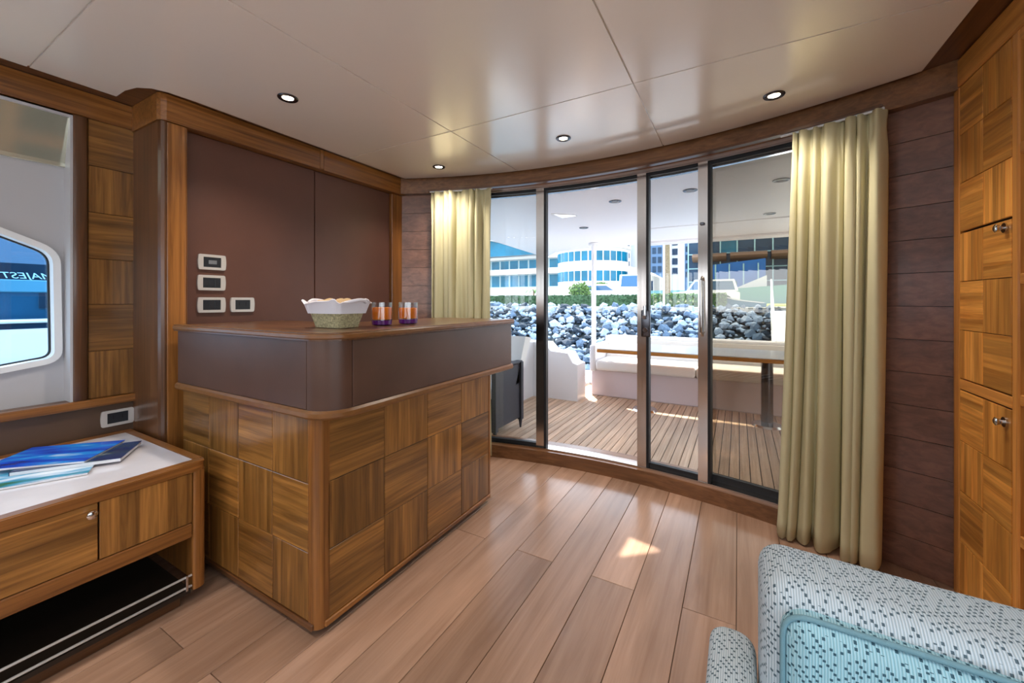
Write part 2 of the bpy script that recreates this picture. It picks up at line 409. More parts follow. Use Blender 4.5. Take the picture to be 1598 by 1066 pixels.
# ================================================================== ROOM SHELL
# floor of wide planks
fl = root('floor', 'satin oak-toned plank floor of the yacht saloon')
MB().box((-2.7, -3.05, -.06), (1.3, 2.62, -.006)).build('subfloor', 'seam_dark', fl)
pw = .177; x0 = -.006
rnd = random.Random(3)
for k in range(-8, 16):
    xa, xb = x0-pw*(k+1), x0-pw*k
    if xb < -2.62 or xa > 1.26: continue
    y = -3.02; L = 2.05
    off = 1.625 if k % 2 == 0 else .62
    ends = [off+L*j for j in range(-4, 3)]
    bounds = [-3.02]+[e for e in ends if -2.9 < e < 2.5]+[2.60]
    for ya, yb in zip(bounds, bounds[1:]):
        key = ('plank', round(xb-xa, 3), round(yb-ya, 3))
        if key not in TILE_CACHE:
            m = MB(); m.box((-(xb-xa)/2+.001, -(yb-ya)/2+.001, 0), ((xb-xa)/2-.001, (yb-ya)/2-.001, .006), bev=.0012)
            bmesh.ops.recalc_face_normals(m.bm, faces=m.bm.faces); me = bpy.data.meshes.new('plank'); m.bm.to_mesh(me); m.bm.free(); me.materials.append(MATS['floor_plank']); TILE_CACHE[key] = me
        link('plank', TILE_CACHE[key], None, fl, Matrix.Translation(((xa+xb)/2, (ya+yb)/2, -.006)))

# ceiling: wooden border board, substrate and lacquered panels
roof = [(-2.72, -3.05)]+[(1.3, -3.05), (1.3, 1.9)]+[tuple(A(3.45, a)[:2]) for a in range(36, -37, -3)]+[(-2.72, 1.9)]
b_ = MB().prism(roof, CEIL+.004, CEIL+.12).build('trim_1', 'teak_dark_y'); structure(b_, 'dark teak border board around the ceiling panels')
ce = root('ceiling', 'glossy off-white lacquered ceiling panels')
def arcx(R, x): return AC[1]+math.sqrt(R*R-(x-AC[0])**2)
RC = 3.30
bump = [(-2.46, .70), (-2.36, .70), (-2.28, .715), (-2.235, .75), (-2.212, .80), (-2.205, .90)]
XL, XA, XB, XR = -2.46, -1.37, -.39, .65
cols_ = [(XL, XA), (XA, XB), (XB, XR)]
rows_ = [(-2.98, -.87), (-.87, .44), (.44, 1.745), (1.745, None)]
g = .0035
MB().prism([(XL, -2.98), (XR, -2.98), (XR, arcx(RC, XR))]+[(x/20, arcx(RC, x/20)) for x in range(12, -44, -2)]+[(-2.205, arcx(RC, -2.205))]+bump[::-1], CEIL-.002, CEIL+.0045).build('ceiling_backing', 'ceiling_white', ce)
for i, (xa, xb) in enumerate(cols_):
    for j, (ya, yb) in enumerate(rows_):
        xa_, xb_ = xa+g, xb-g
        if yb is None:
            if i == 0: xa_ = -2.205
            top = [(xb_-(xb_-xa_)*k/10, arcx(RC, xb_-(xb_-xa_)*k/10)) for k in range(11)]
            pts = [(xa_, ya+g), (xb_, ya+g)]+top
        elif i == 0 and j == 2:
            pts = [(xa_, ya+g), (xb_, ya+g), (xb_, yb-g), (-2.205, yb-g)]+bump[::-1]
        else:
            pts = [(xa_, ya+g), (xb_, ya+g), (xb_, yb-g), (xa_, yb-g)]
        MB().prism(pts, CEIL-.010, CEIL-.002).build('ceiling_panel', 'ceiling_white', ce)

# left window wall ----------------------------------------------------
WX = -2.56
wl = root('wall_left', 'teak side wall of the saloon with hull window, pillar and leather panelled bar section')
OP = (-1.25, .585, .705, 1.965)
plate('wall_board', [(-3.05, 0), (.8, 0), (.8, CEIL), (-3.05, CEIL)], [[(OP[0], OP[2]), (OP[1], OP[2]), (OP[1], OP[3]), (OP[0], OP[3])], [(-2.8, .95), (-1.6, .95), (-1.6, 1.7), (-2.8, 1.7)]], WX-.06, WX-.008, 'teak_dark_z', wl)
win = rounded([(.548, .90), (.542, 1.362), (.02, 1.60), (-.95, 1.60), (-1.12, .82), (.05, .82)], [.035, .05, .12, .08, .08, .1])
plate('hull_liner', [(-1.4, .6), (.75, .6), (.75, 2.05), (-1.4, 2.05)], [win], -2.68, -2.64, 'hull_liner', wl)
wn_ = root('window_1', 'blue tinted side window with slanted top and rounded white surround', (-2.66, -.2, .8))
def ring(outer, inner, x0_, x1_, name, mat, par): return plate(name, outer, [inner], x0_, x1_, mat, par)
def offs(pts, d):
    c = Vector((sum(p[0] for p in pts)/len(pts), sum(p[1] for p in pts)/len(pts))); out = []
    N = len(pts)
    for i in range(N):
        p, a, b = Vector(pts[i]), Vector(pts[i-1]), Vector(pts[(i+1) % N]); t_ = (b-a).normalized(); n_ = Vector((t_.y, -t_.x))
        if n_.dot(p-c) < 0: n_ = -n_
        out.append(tuple(p+n_*d))
    return out
ring(offs(win, .022), offs(win, -.002), -2.70, -2.622, 'window_surround', 'white_paint', wn_)
ring(offs(win, .001), offs(win, -.008), -2.690, -2.676, 'gasket', 'gasket', wn_)
plate('pane', offs(win, -.004), [], -2.686, -2.681, 'glass_blue', wn_)
# recess lining
MB().box((-2.65, OP[1]-.008, OP[2]-.004), (WX+.006, OP[1]+.004, OP[3]+.004)).build('jamb', 'hull_liner', wl)
MB().box((-2.65, OP[0], OP[3]-.006), (WX+.004, OP[1], OP[3]+.004)).build('lintel', 'hull_liner', wl)
MB().box((-2.65, OP[0]-.012, OP[2]-.02), (WX-.005, OP[0], OP[3]+.02)).build('jamb', 'hull_liner', wl)
MB().prism([(-2.568, 1.968), (-2.568, 1.985), (-2.66, 1.985), (-2.66, 1.752), (-2.628, 1.752)], OP[0], OP[1], 'xz').build('window_valance', 'valance_gloss', wl)
MB().box((-2.632, OP[0], 1.748), (-2.624, OP[1], 1.772), bev=.002).build('valance_lip', 'valance_gloss', wl)
# frame strip beside the window, parquet column, sill, lower panel, fascia
MB().box((WX-.012, OP[1], .70), (WX+.012, .632, 1.978), bev=.008, seg=3).build('window_stile', 'teak_dark_z', wl, smooth=True)
zs = [1.978, 1.767, 1.555, 1.344, 1.135, .921, .705]
for k in range(6):
    tile(wl, (WX-.006, (.634+.80)/2, (zs[k]+zs[k+1])/2), (1, 0, 0), (0, 1, 0), .80-.634, zs[k]-zs[k+1], 'h' if k % 2 == 0 else 'v', 'teak_tile')
MB().box((WX-.02, -3.02, .668), (WX+.022, .80, .705), bev=.006, seg=2).build('window_sill', 'teak_y', wl)
MB().box((WX-.01, -3.02, .50), (WX-.002, .80, .668)).build('leather_strip', 'leather_sill', wl)
MB().box((WX-.012, -3.02, 1.978), (WX+.006, .80, CEIL+.002), bev=.003).build('fascia', 'teak_y', wl)
# pillar (dark side face with rounded nose) and bar wall
BX = -2.31
MB().box((-2.66, .795, 0), (BX-.014, 2.62, CEIL)).build('bar_wall_core', 'seam_dark', wl)
MB().prism([(-2.6, .79), (-2.288, .79), (-2.270, .795), (-2.264, .806), (-2.264, .813), (-2.6, .813)], 0, 1.968, 'xy').build('pillar', 'teak_dark_z', wl)
MB().box((-2.33, .8145, 0), (-2.264, .888, 1.968), bev=.004, seg=2).build('pilaster', 'teak_z', wl)
MB().box((BX-.02, .8885, 0), (-2.270, .895, 1.968), bev=.002).build('pilaster_bead', 'teak_z', wl)
MB().prism([(-2.6, .784), (-2.282, .784), (-2.264, .792), (-2.258, .812), (-2.258, 1.60), (-2.6, 1.60)], 1.97, CEIL+.002, 'xy').build('fascia', 'teak_y', wl)
MB().prism([(-2.6, 1.604), (-2.258, 1.604), (-2.258, 2.40), (-2.6, 2.40)], 1.97, CEIL+.002, 'xy').build('fascia', 'teak_y', wl)
MB().box((-2.31, 1.575, 1.972), (-2.252, 1.60, CEIL+.001), bev=.003).build('fascia_block', 'teak_z', wl)
MB().box((BX-.02, .897, .3), (BX, 1.575, 1.968), bev=.004, seg=2).build('leather_panel', 'leather_wall', wl)
MB().box((BX-.02, 1.580, .3), (BX, 2.195, 1.968), bev=.004, seg=2).build('leather_panel', 'leather_wall', wl)
MB().box((BX-.02, 2.198, 0), (-2.286, 2.36, 1.968), bev=.003).build('pilaster', 'teak_z', wl)

# aft wall: curved; wooden wings either side of the glass doors -----------
wa = root('wall_aft', 'curved aft wall with plank clad wings either side of the glass doors')
for a0, a1 in ((-30, -17.5), (20.2, 34)):
    MB().arcbox(3.345, 3.46, a0, a1, -.02, CEIL).build('wall_core', 'seam_dark', wa)
nz_ = 14; z0_, z1_ = .0, 1.974; hz = (z1_-z0_)/nz_
for a0, a1 in ((-28, -17.5), (20.2, 30)):
    for k in range(nz_):
        am = math.radians((a0+a1)/2)
        MB().arcbox(3.333, 3.347, a0, a1, z0_+hz*k+.0012, z0_+hz*(k+1)-.0012).build('wall_plank', 'wall_plank', wa)
o = MB().arcbox(3.285, 3.47, -30, 34, 1.974, CEIL+.003).build('trim_2', 'head_teak_x'); structure(o, 'curved teak head fascia above the glass doors')
o = MB().arcbox(3.285, 3.50, -19, 21.5, -.01, .088, 34).build('trim_3', 'head_teak_x'); structure(o, 'curved teak door sill on the floor')
# tracks
o = MB().arcbox(3.33, 3.342, -17.5, 20.2, 1.962, 1.974, 32).build('trim_4', 'steel'); structure(o, 'bright steel head track of the sliding doors')
o = MB().arcbox(3.348, 3.375, -17.5, 20.2, 1.945, 1.9735, 32).build('trim_5', 'gasket'); structure(o, 'black head gasket of the sliding doors')
o = MB().arcbox(3.38, 3.41, -17.5, 20.2, 1.935, 1.9735, 32).build('trim_6', 'steel'); structure(o, 'outer steel head channel of the sliding doors')
o = MB().arcbox(3.32, 3.40, -17.5, 20.2, .088, .097, 34).build('trim_7', 'steel'); structure(o, 'steel floor track of the sliding doors on the sill')
def post(a0, a1, R0, R1, z0, z1, name, mat, par): return MB().arcbox(R0, R1, a0, a1, z0, z1, 2).build(name, mat, par)
# window_2 : fixed pane beside the left curtain
p = root('window_2', 'fixed curved glass pane next to the left curtain with steel post', A(3.37, -13, .097))
MB().arcbox(3.366, 3.372, -17.5, -8.6, .118, 1.93, 10).build('pane', 'glass_clear', p)
MB().arcbox(3.352, 3.384, -17.5, -8.7, .097, .118, 10).build('bottom_rail', 'gasket', p)
post(-8.74, -7.76, 3.34, 3.40, .097, 1.962, 'post', 'steel', p); post(-7.76, -7.5, 3.345, 3.395, .097, 1.945, 'seal', 'gasket', p)
# door_1 : sliding leaf pushed open to the right, its lock stile at the doorway
p = root('door_1', 'sliding curved glass door leaf slid open, with steel stile and lock', A(3.36, 7, .097))
MB().arcbox(3.356, 3.362, 4.2, 9.6, .125, 1.93, 8).build('pane', 'glass_clear', p)
MB().arcbox(3.345, 3.375, 4.2, 9.6, .097, .125, 8).build('bottom_rail', 'gasket', p)
post(3.36, 4.32, 3.325, 3.385, .097, 1.962, 'stile', 'steel', p); post(4.32, 4.55, 3.335, 3.38, .097, 1.945, 'seal', 'gasket', p)
lk = MB(); c = A(3.312, 4.35, 1.01)
lk.box(c+Vector((-.028, -.012, -.085)), c+Vector((.028, .012, .085)), bev=.008, seg=3)
lo = lk.build('lock_case', 'steel_dark', p, smooth=True)
MB().cyl(A(3.303, 4.35, 1.05), A(3.27, 4.35, 1.05), .012, n=16).cyl(A(3.285, 4.35, 1.05), A(3.285, 4.35, 1.12), .008, n=12).build('lever', 'chrome', lo, smooth=True)
MB().cyl(A(3.305, 4.35, .97), A(3.29, 4.35, .97), .014, n=20).build('lock_cylinder', 'chrome', lo, smooth=True)
post(9.49, 10.38, 3.325, 3.385, .097, 1.962, 'stile', 'steel', p); post(10.38, 10.6, 3.335, 3.38, .097, 1.945, 'seal', 'gasket', p)
hd = MB().tube([A(3.325, 9.9, .95), A(3.295, 9.9, .97), A(3.295, 9.9, 1.27), A(3.325, 9.9, 1.29)], .008).build('pull_handle', 'chrome', p, smooth=True)
MB().box(A(3.318, 9.9, 1.60)+Vector((-.012, -.006, -.008)), A(3.318, 9.9, 1.60)+Vector((.012, .006, .008)), bev=.003).build('latch', 'steel_dark', p)
# window_3 : fixed pane with darker, doubled glass by the right curtain
p = root('window_3', 'fixed curved smoked glass pane next to the right curtain', A(3.39, 15, .097))
MB().arcbox(3.392, 3.398, 10.3, 20.2, .125, 1.93, 12).build('pane', 'glass_smoke', p)
MB().arcbox(3.38, 3.41, 10.3, 20.2, .097, .135, 12).build('bottom_rail', 'gasket', p)

# right and front walls with the saloon's other windows
wr = plate('wall_right', [(-3.05, -.05), (2.5, -.05), (2.5, CEIL+.1), (-3.05, CEIL+.1)], [[(-2.5, .85), (.55, .85), (.55, 1.75), (-2.5, 1.75)]], 1.26, 1.3, 'teak_dark_y'); structure(wr, 'teak side wall with a long side window')
wf = plate('wall_front', [(-2.72, -.05), (1.3, -.05), (1.3, CEIL+.1), (-2.72, CEIL+.1)], [[(-2.2, .9), (.9, .9), (.9, 1.8), (-2.2, 1.8)]], -3.06, -3.02, 'teak_dark_x', plane='xz'); structure(wf, 'teak front bulkhead with a wide window')
p = root('window_4', 'long side window of the saloon', (1.28, -1, .85)); plate('pane', [(-2.5, .85), (.55, .85), (.55, 1.75), (-2.5, 1.75)], [], 1.278, 1.282, 'glass_clear', p)
p = root('window_5', 'wide front window of the saloon', (-.6, -3.04, .9)); plate('pane', [(-2.2, .9), (.9, .9), (.9, 1.8), (-2.2, 1.8)], [], -3.042, -3.038, 'glass_clear', p, plane='xz')

# ================================================================== BAR
bar = thing('bar_counter', 'L-shaped teak parquet bar with brown leather band and rounded corner', 'bar', (-1.7, 1.4, 0))
BXF, BYF, BYE = -1.235, .85, 1.93                      # right face, front face, far end
core = MB()
core.box((-2.20, BYF+.007, .05), (BXF-.03, 1.28, .765)); core.box((-1.66, 1.26, .05), (BXF-.007, BYE-.006, .765)); core.box((BXF-.035, BYF+.04, .05), (BXF-.007, 1.3, .765))
core.build('base', 'brown_shadow', bar)
MB().box((-2.19, BYF+.05, 0), (BXF-.05, 1.24, .052)).box((-1.62, 1.2, 0), (BXF-.05, BYE-.05, .052)).build('plinth', 'teak_dark_x', bar)
MB().box((-2.20, BYF-.006, .03), (BXF-.02, BYF+.01, .052), bev=.003).build('base_rail', 'teak_dark_x', bar)
MB().box((BXF-.01, BYF+.03, .03), (BXF+.006, BYE, .052), bev=.003).build('base_rail', 'teak_y', bar)
# corner post, quarter round
pts = [(BXF-.045, BYF+.05), (BXF-.045, BYF)]+[(BXF-.035+.035*math.sin(t*PI/12), BYF+.035-.035*math.cos(t*PI/12)) for t in range(7)]+[(BXF, BYF+.05)]
MB().prism(pts, .03, .765).build('corner_post', 'teak_z', bar, smooth=True)
zr = [.053, .288, .524, .762]
fp = MB().box((-2.2, BYF+.004, .052), (BXF-.045, BYF+.007, .764)).build('front_panel', 'seam_dark', bar)
xs = [-2.197, -1.962, -1.728, -1.494, -1.282]
for i in range(4):
    for j in range(3):
        tile(fp, ((xs[i]+xs[i+1])/2, BYF+.0045, (zr[j]+zr[j+1])/2), (0, -1, 0), (1, 0, 0), xs[i+1]-xs[i], zr[j+1]-zr[j], 'v' if (i+j) % 2 == 1 else 'h', 'teak_tile', t=.0045)
sp_ = MB().box((BXF-.007, BYF+.05, .052), (BXF-.004, BYE, .764)).build('side_panel', 'seam_dark', bar)
ys = [.892, 1.148, 1.404, 1.660, 1.916]
for i in range(4):
    for j in range(3):
        tile(sp_, (BXF-.0045, (ys[i]+ys[i+1])/2, (zr[j]+zr[j+1])/2), (1, 0, 0), (0, 1, 0), ys[i+1]-ys[i], zr[j+1]-zr[j], 'h' if (i+j) % 2 == 0 else 'v', 'teak_tile', t=.0045)
MB().box((BXF-.012, 1.917, .05), (BXF+.002, BYE+.004, .765), bev=.003).build('end_post', 'teak_z', bar)
# leather band and ledges: path of the front run, rounded corner, side run
LX, LY, LR, LE = -1.165, .835, .10, 2.06
def band_path(off, y_end, x_start=-2.215):
    r = LR+off; c = (LX-LR, LY+LR)
    pts = [(x_start, LY-off), (c[0], LY-off)]
    for t in range(1, 9): a = t*PI/16; pts.append((c[0]+r*math.sin(a), c[1]-r*math.cos(a)))
    pts.append((LX+off, y_end)); return pts
def band(off, thick, z0, z1, y_end, name, mat, bev=True, x_start=-2.215):
    o_, i_ = band_path(off, y_end, x_start), band_path(off-thick, y_end, x_start)
    m = MB(); e = min(.008, (z1-z0)*.3) if bev else 0
    prof = [(off, z0+e), (off, z1-e), (off-e, z1), (off-thick, z1), (off-thick, z0), (off-e, z0)] if bev else [(off, z0), (off, z1), (off-thick, z1), (off-thick, z0)]
    rows = [[m.bm.verts.new((x, y, z)) for x, y in band_path(d, y_end, x_start)] for d, z in prof]
    for a in range(len(rows)):
        r1, r2 = rows[a], rows[(a+1) % len(rows)]
        for k in range(len(r1)-1): m.bm.faces.new((r1[k], r1[k+1], r2[k+1], r2[k]))
    m.bm.faces.new([r[0] for r in rows]); m.bm.faces.new([r[-1] for r in rows])
    return m.build(name, mat, bar, smooth=True)
band(.010, .09, .752, .782, LE, 'ledge', 'teak_edge')
c_ = (LX-LR, LY+LR)
MB().box((-2.212, LY, .782), (c_[0]-.0035, LY+.03, 1.016), bev=.003, seg=2).build('leather_panel', 'leather_dark', bar)
m = MB(); arcp = [(c_[0]+LR*math.sin(t*PI/24), c_[1]-LR*math.cos(t*PI/24)) for t in range(13)]
m.prism(arcp+[(c_[0]+(LR-.03)*math.sin(t*PI/24), c_[1]-(LR-.03)*math.cos(t*PI/24)) for t in range(12, -1, -1)], .782, 1.016)
m.build('leather_corner', 'leather_dark', bar, smooth=True)
MB().box((LX-.03, c_[1]+.0035, .782), (LX, LE-.004, 1.016), bev=.003, seg=2).build('leather_panel', 'leather_dark', bar)
MB().box((-2.2, LY+.03, .765), (-1.2, 1.30, .80)).box((-1.68, 1.3, .765), (-1.2, LE-.006, .80)).build('band_floor', 'brown_shadow', bar)
top = band_path(.010, LE+.006, -2.225)
MB().prism(top+[(-1.70, LE+.006), (-1.70, 1.32), (-2.225, 1.32)], 1.016, 1.043).build('counter_top', 'teak_dark_x', bar)
band(.014, .05, 1.018, 1.0445, LE+.006, 'counter_edge', 'teak_edge', x_start=-2.225)

# ------------------------------------------------------------------ things on the bar
ZB = 1.0446
def basket():
    cx, cy = -1.43, 1.075
    t = thing('bread_basket', 'wicker bread basket lined with a white cloth napkin on the bar', 'basket', (cx, cy, ZB))
    def sup(a, rx, ry, e=.45):
        c, s = math.cos(a), math.sin(a)
        return cx+rx*math.copysign(abs(c)**e, c), cy+ry*math.copysign(abs(s)**e, s)
    def wall(prof, name, mat, n=40, wave=0, cap=True):
        m = MB(); rings = []
        for q, (rx, ry, z) in enumerate(prof):
            r_ = []
            for k in range(n):
                a = 2*PI*k/n; x, y = sup(a, rx, ry); dz = 0
                if wave and q in wave: dz = .007*math.sin(5*a+1)+.004*math.sin(11*a)
                r_.append(m.bm.verts.new((x, y, ZB+z+dz)))
            rings.append(r_)
        for a, b in zip(rings, rings[1:]):
            for k in range(n): m.bm.faces.new((a[k], a[(k+1) % n], b[(k+1) % n], b[k]))
        m.bm.faces.new(rings[0])
        if cap: m.bm.faces.new(rings[-1])
        return m.build(name, mat, t, smooth=True)
    wall([(.082, .055, 0), (.092, .062, .03), (.104, .072, .065), (.116, .082, .09), (.111, .077, .09), (.098, .068, .06), (.08, .053, .012)], 'wicker_bowl', 'wicker_basket')
    wall([(.1095, .077, .056), (.122, .088, .094), (.13, .096, .103), (.126, .092, .106), (.108, .074, .095), (.09, .06, .075)], 'napkin', 'napkin', wave=(2, 3))
    for sx_ in (-1, 1):
        pts = [(cx+sx_*(.112+.030*math.sin(PI*k/8)), cy-.05+.10*k/8, ZB+.098+.012*math.sin(PI*k/8)) for k in range(9)]
        MB().tube(pts, .007).build('handle', 'napkin', t, smooth=True)
    for k, (dx, dy, rz) in enumerate([(-.055, 0, .5), (.0, .015, -.3), (.05, -.005, .9)]):
        me = MB(); r = bmesh.ops.create_uvsphere(me.bm, u_segments=16, v_segments=10, radius=1)
        for v in r['verts']: v.co = Vector((v.co.x*.048, v.co.y*.03, v.co.z*.018+.004*math.sin(v.co.x*5)))
        me.build('bread_slice', 'bread', t, smooth=True, mw=Matrix.Translation((cx+dx, cy+dy, ZB+.096)) @ Matrix.Rotation(rz, 4, 'Z') @ Matrix.Rotation(.3*(k-1), 4, 'X'))
basket()
def tumbler(x, y, label, fill):
    t = thing('juice_glass', label, 'glass', (x, y, ZB), 'juice tumblers on the bar')
    MB().lathe([(.036, .001), (.042, .004), (.0435, .022), (.0425, .022), (.0395, .006)] , (x, y, ZB)).build('violet_base', 'violet_base', t, smooth=True)
    MB().lathe([(.0438, .022), (.0438, .1), (.0418, .1), (.0405, .027), (.03, .024), (.0, .023)][:5], (x, y, ZB)).build('glass_wall', 'tumbler_glass', t, smooth=True)
    MB().lathe([(.039, .026), (.0408, .05), (.0412, fill-.002), (.040, fill)], (x, y, ZB)).build('juice', 'juice', t, smooth=True)
tumbler(-1.362, 1.25, 'orange juice tumbler standing right beside the bread basket', .078)
tumbler(-1.337, 1.385, 'orange juice tumbler set farther along the bar from the bread basket', .074)

# ------------------------------------------------------------------ switch plates
def plate_thing(label, c, nx, hd, wd, ht, kind):
    """c centre on the wall, faces +x; hd horizontal axis y"""
    t = thing('switch_plate', label, 'switch plate', (c[0], c[1], c[2]-ht/2), 'silver switch plates in the saloon')
    X = c[0]
    pts = rounded([(c[1]-wd/2, c[2]-ht/2), (c[1]+wd/2, c[2]-ht/2), (c[1]+wd/2+.004, c[2]), (c[1]+wd/2, c[2]+ht/2), (c[1]-wd/2, c[2]+ht/2), (c[1]-wd/2-.004, c[2])], [.008, .008, .02, .008, .008, .02])
    iw, ih = wd*.66, ht*.66
    inner = [(c[1]-iw/2, c[2]-ih/2), (c[1]+iw/2, c[2]-ih/2), (c[1]+iw/2, c[2]+ih/2), (c[1]-iw/2, c[2]+ih/2)]
    plate('frame', pts, [inner], X+.0005, X+.011, 'plate_silver', t)
    pl = MB().box((X+.0005, c[1]-iw/2, c[2]-ih/2), (X+.008, c[1]+iw/2, c[2]+ih/2)).build('insert', 'plate_black', t)
    if kind == 'display':
        MB().box((X+.008, c[1]-iw*.2, c[2]-ih*.18), (X+.0088, c[1]+iw*.26, c[2]+ih*.2)).build('display', 'plate_print', pl)
    elif kind == 'switch':
        for k in range(3): MB().box((X+.008, c[1]-iw*.46+iw*.31*k, c[2]-ih*.42), (X+.0105, c[1]-iw*.46+iw*.31*k+iw*.29, c[2]+ih*.42), bev=.001).build('rocker', 'plate_black', pl)
    else:
        for k in (-1, 1):
            MB().box((X+.008, c[1]+k*iw*.22-.0022, c[2]-ih*.1), (X+.0086, c[1]+k*iw*.22+.0022, c[2]+ih*.28)).build('socket_slot', 'gasket', pl)
plate_thing('silver switch plate with a small grey display, topmost of the three on the leather wall', (BX, 1.012, 1.345), 1, 1, .118, .076, 'display')
plate_thing('silver switch plate with three dark rockers, middle of the column on the leather wall', (BX, 1.010, 1.242), 1, 1, .118, .076, 'switch')
plate_thing('silver switch plate at the foot of the column of three on the leather wall', (BX, 1.010, 1.131), 1, 1, .118, .076, 'switch')
plate_thing('silver socket plate beside the foot of the column of switches on the leather wall', (BX, 1.154, 1.131), 1, 1, .112, .076, 'socket')
plate_thing('silver socket plate low on the window wall above the sideboard', (WX-.0045, .733, .601), 1, 1, .112, .074, 'socket')

# ================================================================== SIDEBOARD under the window
sb = thing('sideboard', 'low teak sideboard with white stone top under the side window', 'sideboard', (-2.18, 0, 0))
SX, SE, SZ = -1.80, .778, .535
S0 = -1.3
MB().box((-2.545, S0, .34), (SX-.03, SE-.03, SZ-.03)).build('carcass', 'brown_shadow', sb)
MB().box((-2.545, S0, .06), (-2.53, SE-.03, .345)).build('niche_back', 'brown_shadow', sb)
fr = MB(); e = .012
fr.prism(rounded([(-2.55, S0), (SX, S0), (SX, SE), (-2.55, SE)], [.005, .005, .05, .005]), SZ-.034, SZ-.002)
fr.build('top_frame', 'teak_y', sb, smooth=True)
MB().prism([(-2.50, S0+.02), (SX-.045, S0+.02), (SX-.045, SE-.035), (-2.50, SE-.035)], SZ-.004, SZ).build('stone_inlay', 'stone_top', sb)
for (xa, xb, ya, yb) in ((-2.55, -2.50, S0, SE), (SX-.045, SX-.006, S0, SE-.01), (-2.50, SX-.045, SE-.035, SE-.002)):
    MB().box((xa, ya, SZ-.006), (xb, yb, SZ+.001), bev=.002).build('top_edge', 'teak_y' if yb-ya > .1 else 'teak_x', sb)
pts = rounded([(SX-.05, SE-.048), (SX-.004, SE-.048), (SX-.004, SE-.002), (SX-.05, SE-.002)], [.002, .012, .03, .002])
MB().prism(pts, .05, SZ-.034).build('end_leg', 'teak_z', sb, smooth=True)
MB().box((-2.5, SE-.02, .05), (SX-.05, SE-.004, SZ-.034)).build('end_panel', 'teak_z', sb)
MB().box((SX-.035, S0, .253), (SX-.004, SE-.05, .307), bev=.004).build('apron', 'teak_y', sb)
for (ya, yb, gr) in ((S0, -.23, 'v'), (-.228, .170-.0, 'v'), (.172, .470, 'h'), (.472, .7285, 'v')):
    pass
def drawer(ya, yb, gr, knob):
    d = MB().box((SX-.025, ya+.001, .309), (SX-.012, yb-.001, SZ-.036)).build('drawer_front', 'teak_dark_y', sb)
    for k in range(1): tile(d, (SX-.012, (ya+yb)/2, (.309+SZ-.036)/2), (1, 0, 0), (0, 1, 0), yb-ya, SZ-.036-.309, gr, 'teak_tile', t=.006)
    if knob is not None:
        k_ = Vector((SX-.006, knob, .470))
        MB().cyl(k_, k_+Vector((.012, 0, 0)), .005, n=12).cyl(k_+Vector((.010, 0, 0)), k_+Vector((.022, 0, 0)), .011, .013, n=24).cyl(k_+Vector((.022, 0, 0)), k_+Vector((.025, 0, 0)), .013, .009, n=24).build('knob', 'chrome', d, smooth=True)
drawer(-1.28, -.73, 'h', None); drawer(-.728, -.13, 'v', None); drawer(-.128, .471, 'h', .452); drawer(.473, .7285, 'v', None)
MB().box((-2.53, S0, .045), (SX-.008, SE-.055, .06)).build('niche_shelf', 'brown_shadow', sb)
MB().box((-2.5, S0+.1, 0), (SX-.03, .70, .046), bev=.003).build('plinth', 'teak_dark_y', sb)
for z in (.108, .068):
    MB().tube([(SX-.012, S0, z), (SX-.012, SE-.05, z)], .0042, n=8).build('fiddle_rail', 'plate_silver', sb, smooth=True)
for y in (.712, .05, -.6):
    MB().box((SX-.016, y-.004, .056), (SX-.006, y+.004, .114), bev=.001).build('rail_post', 'steel', sb)

def magazine(name, label, c, rot, wd, ht, th, mat, z, curl=0):
    t = thing(name, label, 'magazine', (c[0], c[1], z), 'magazines on the sideboard')
    M = Matrix.Translation((c[0], c[1], z)) @ Matrix.Rotation(rot, 4, 'Z')
    MB().box((-wd/2, -ht/2, .0005), (wd/2-.002, ht/2-.002, th-.001)).build('pages', 'paper', t, mw=M)
    MB().box((-wd/2-.001, -ht/2-.001, th-.001), (wd/2, ht/2, th)).build('cover', mat, t, mw=M)
    MB().box((-wd/2-.0015, -ht/2-.001, 0), (-wd/2, ht/2, th)).build('spine', mat, t, mw=M)
zt = SZ+.0012
a_ = math.atan2(.659-.471, -2.315+2.498)
magazine('magazine', 'pale green and white magazine at the bottom of the pile, peeking out toward the drawers', (-2.15, .415), 1.15, .27, .20, .008, 'cover_pale', zt)
magazine('magazine', 'thick navy covered magazine under the bright blue one', (-2.20, .53), .98, .29, .21, .013, 'cover_navy', zt+.0082)
magazine('magazine', 'bright blue glossy magazine on top of the pile', (-2.27, .48), .80, .30, .23, .008, 'cover_blue', zt+.0214)

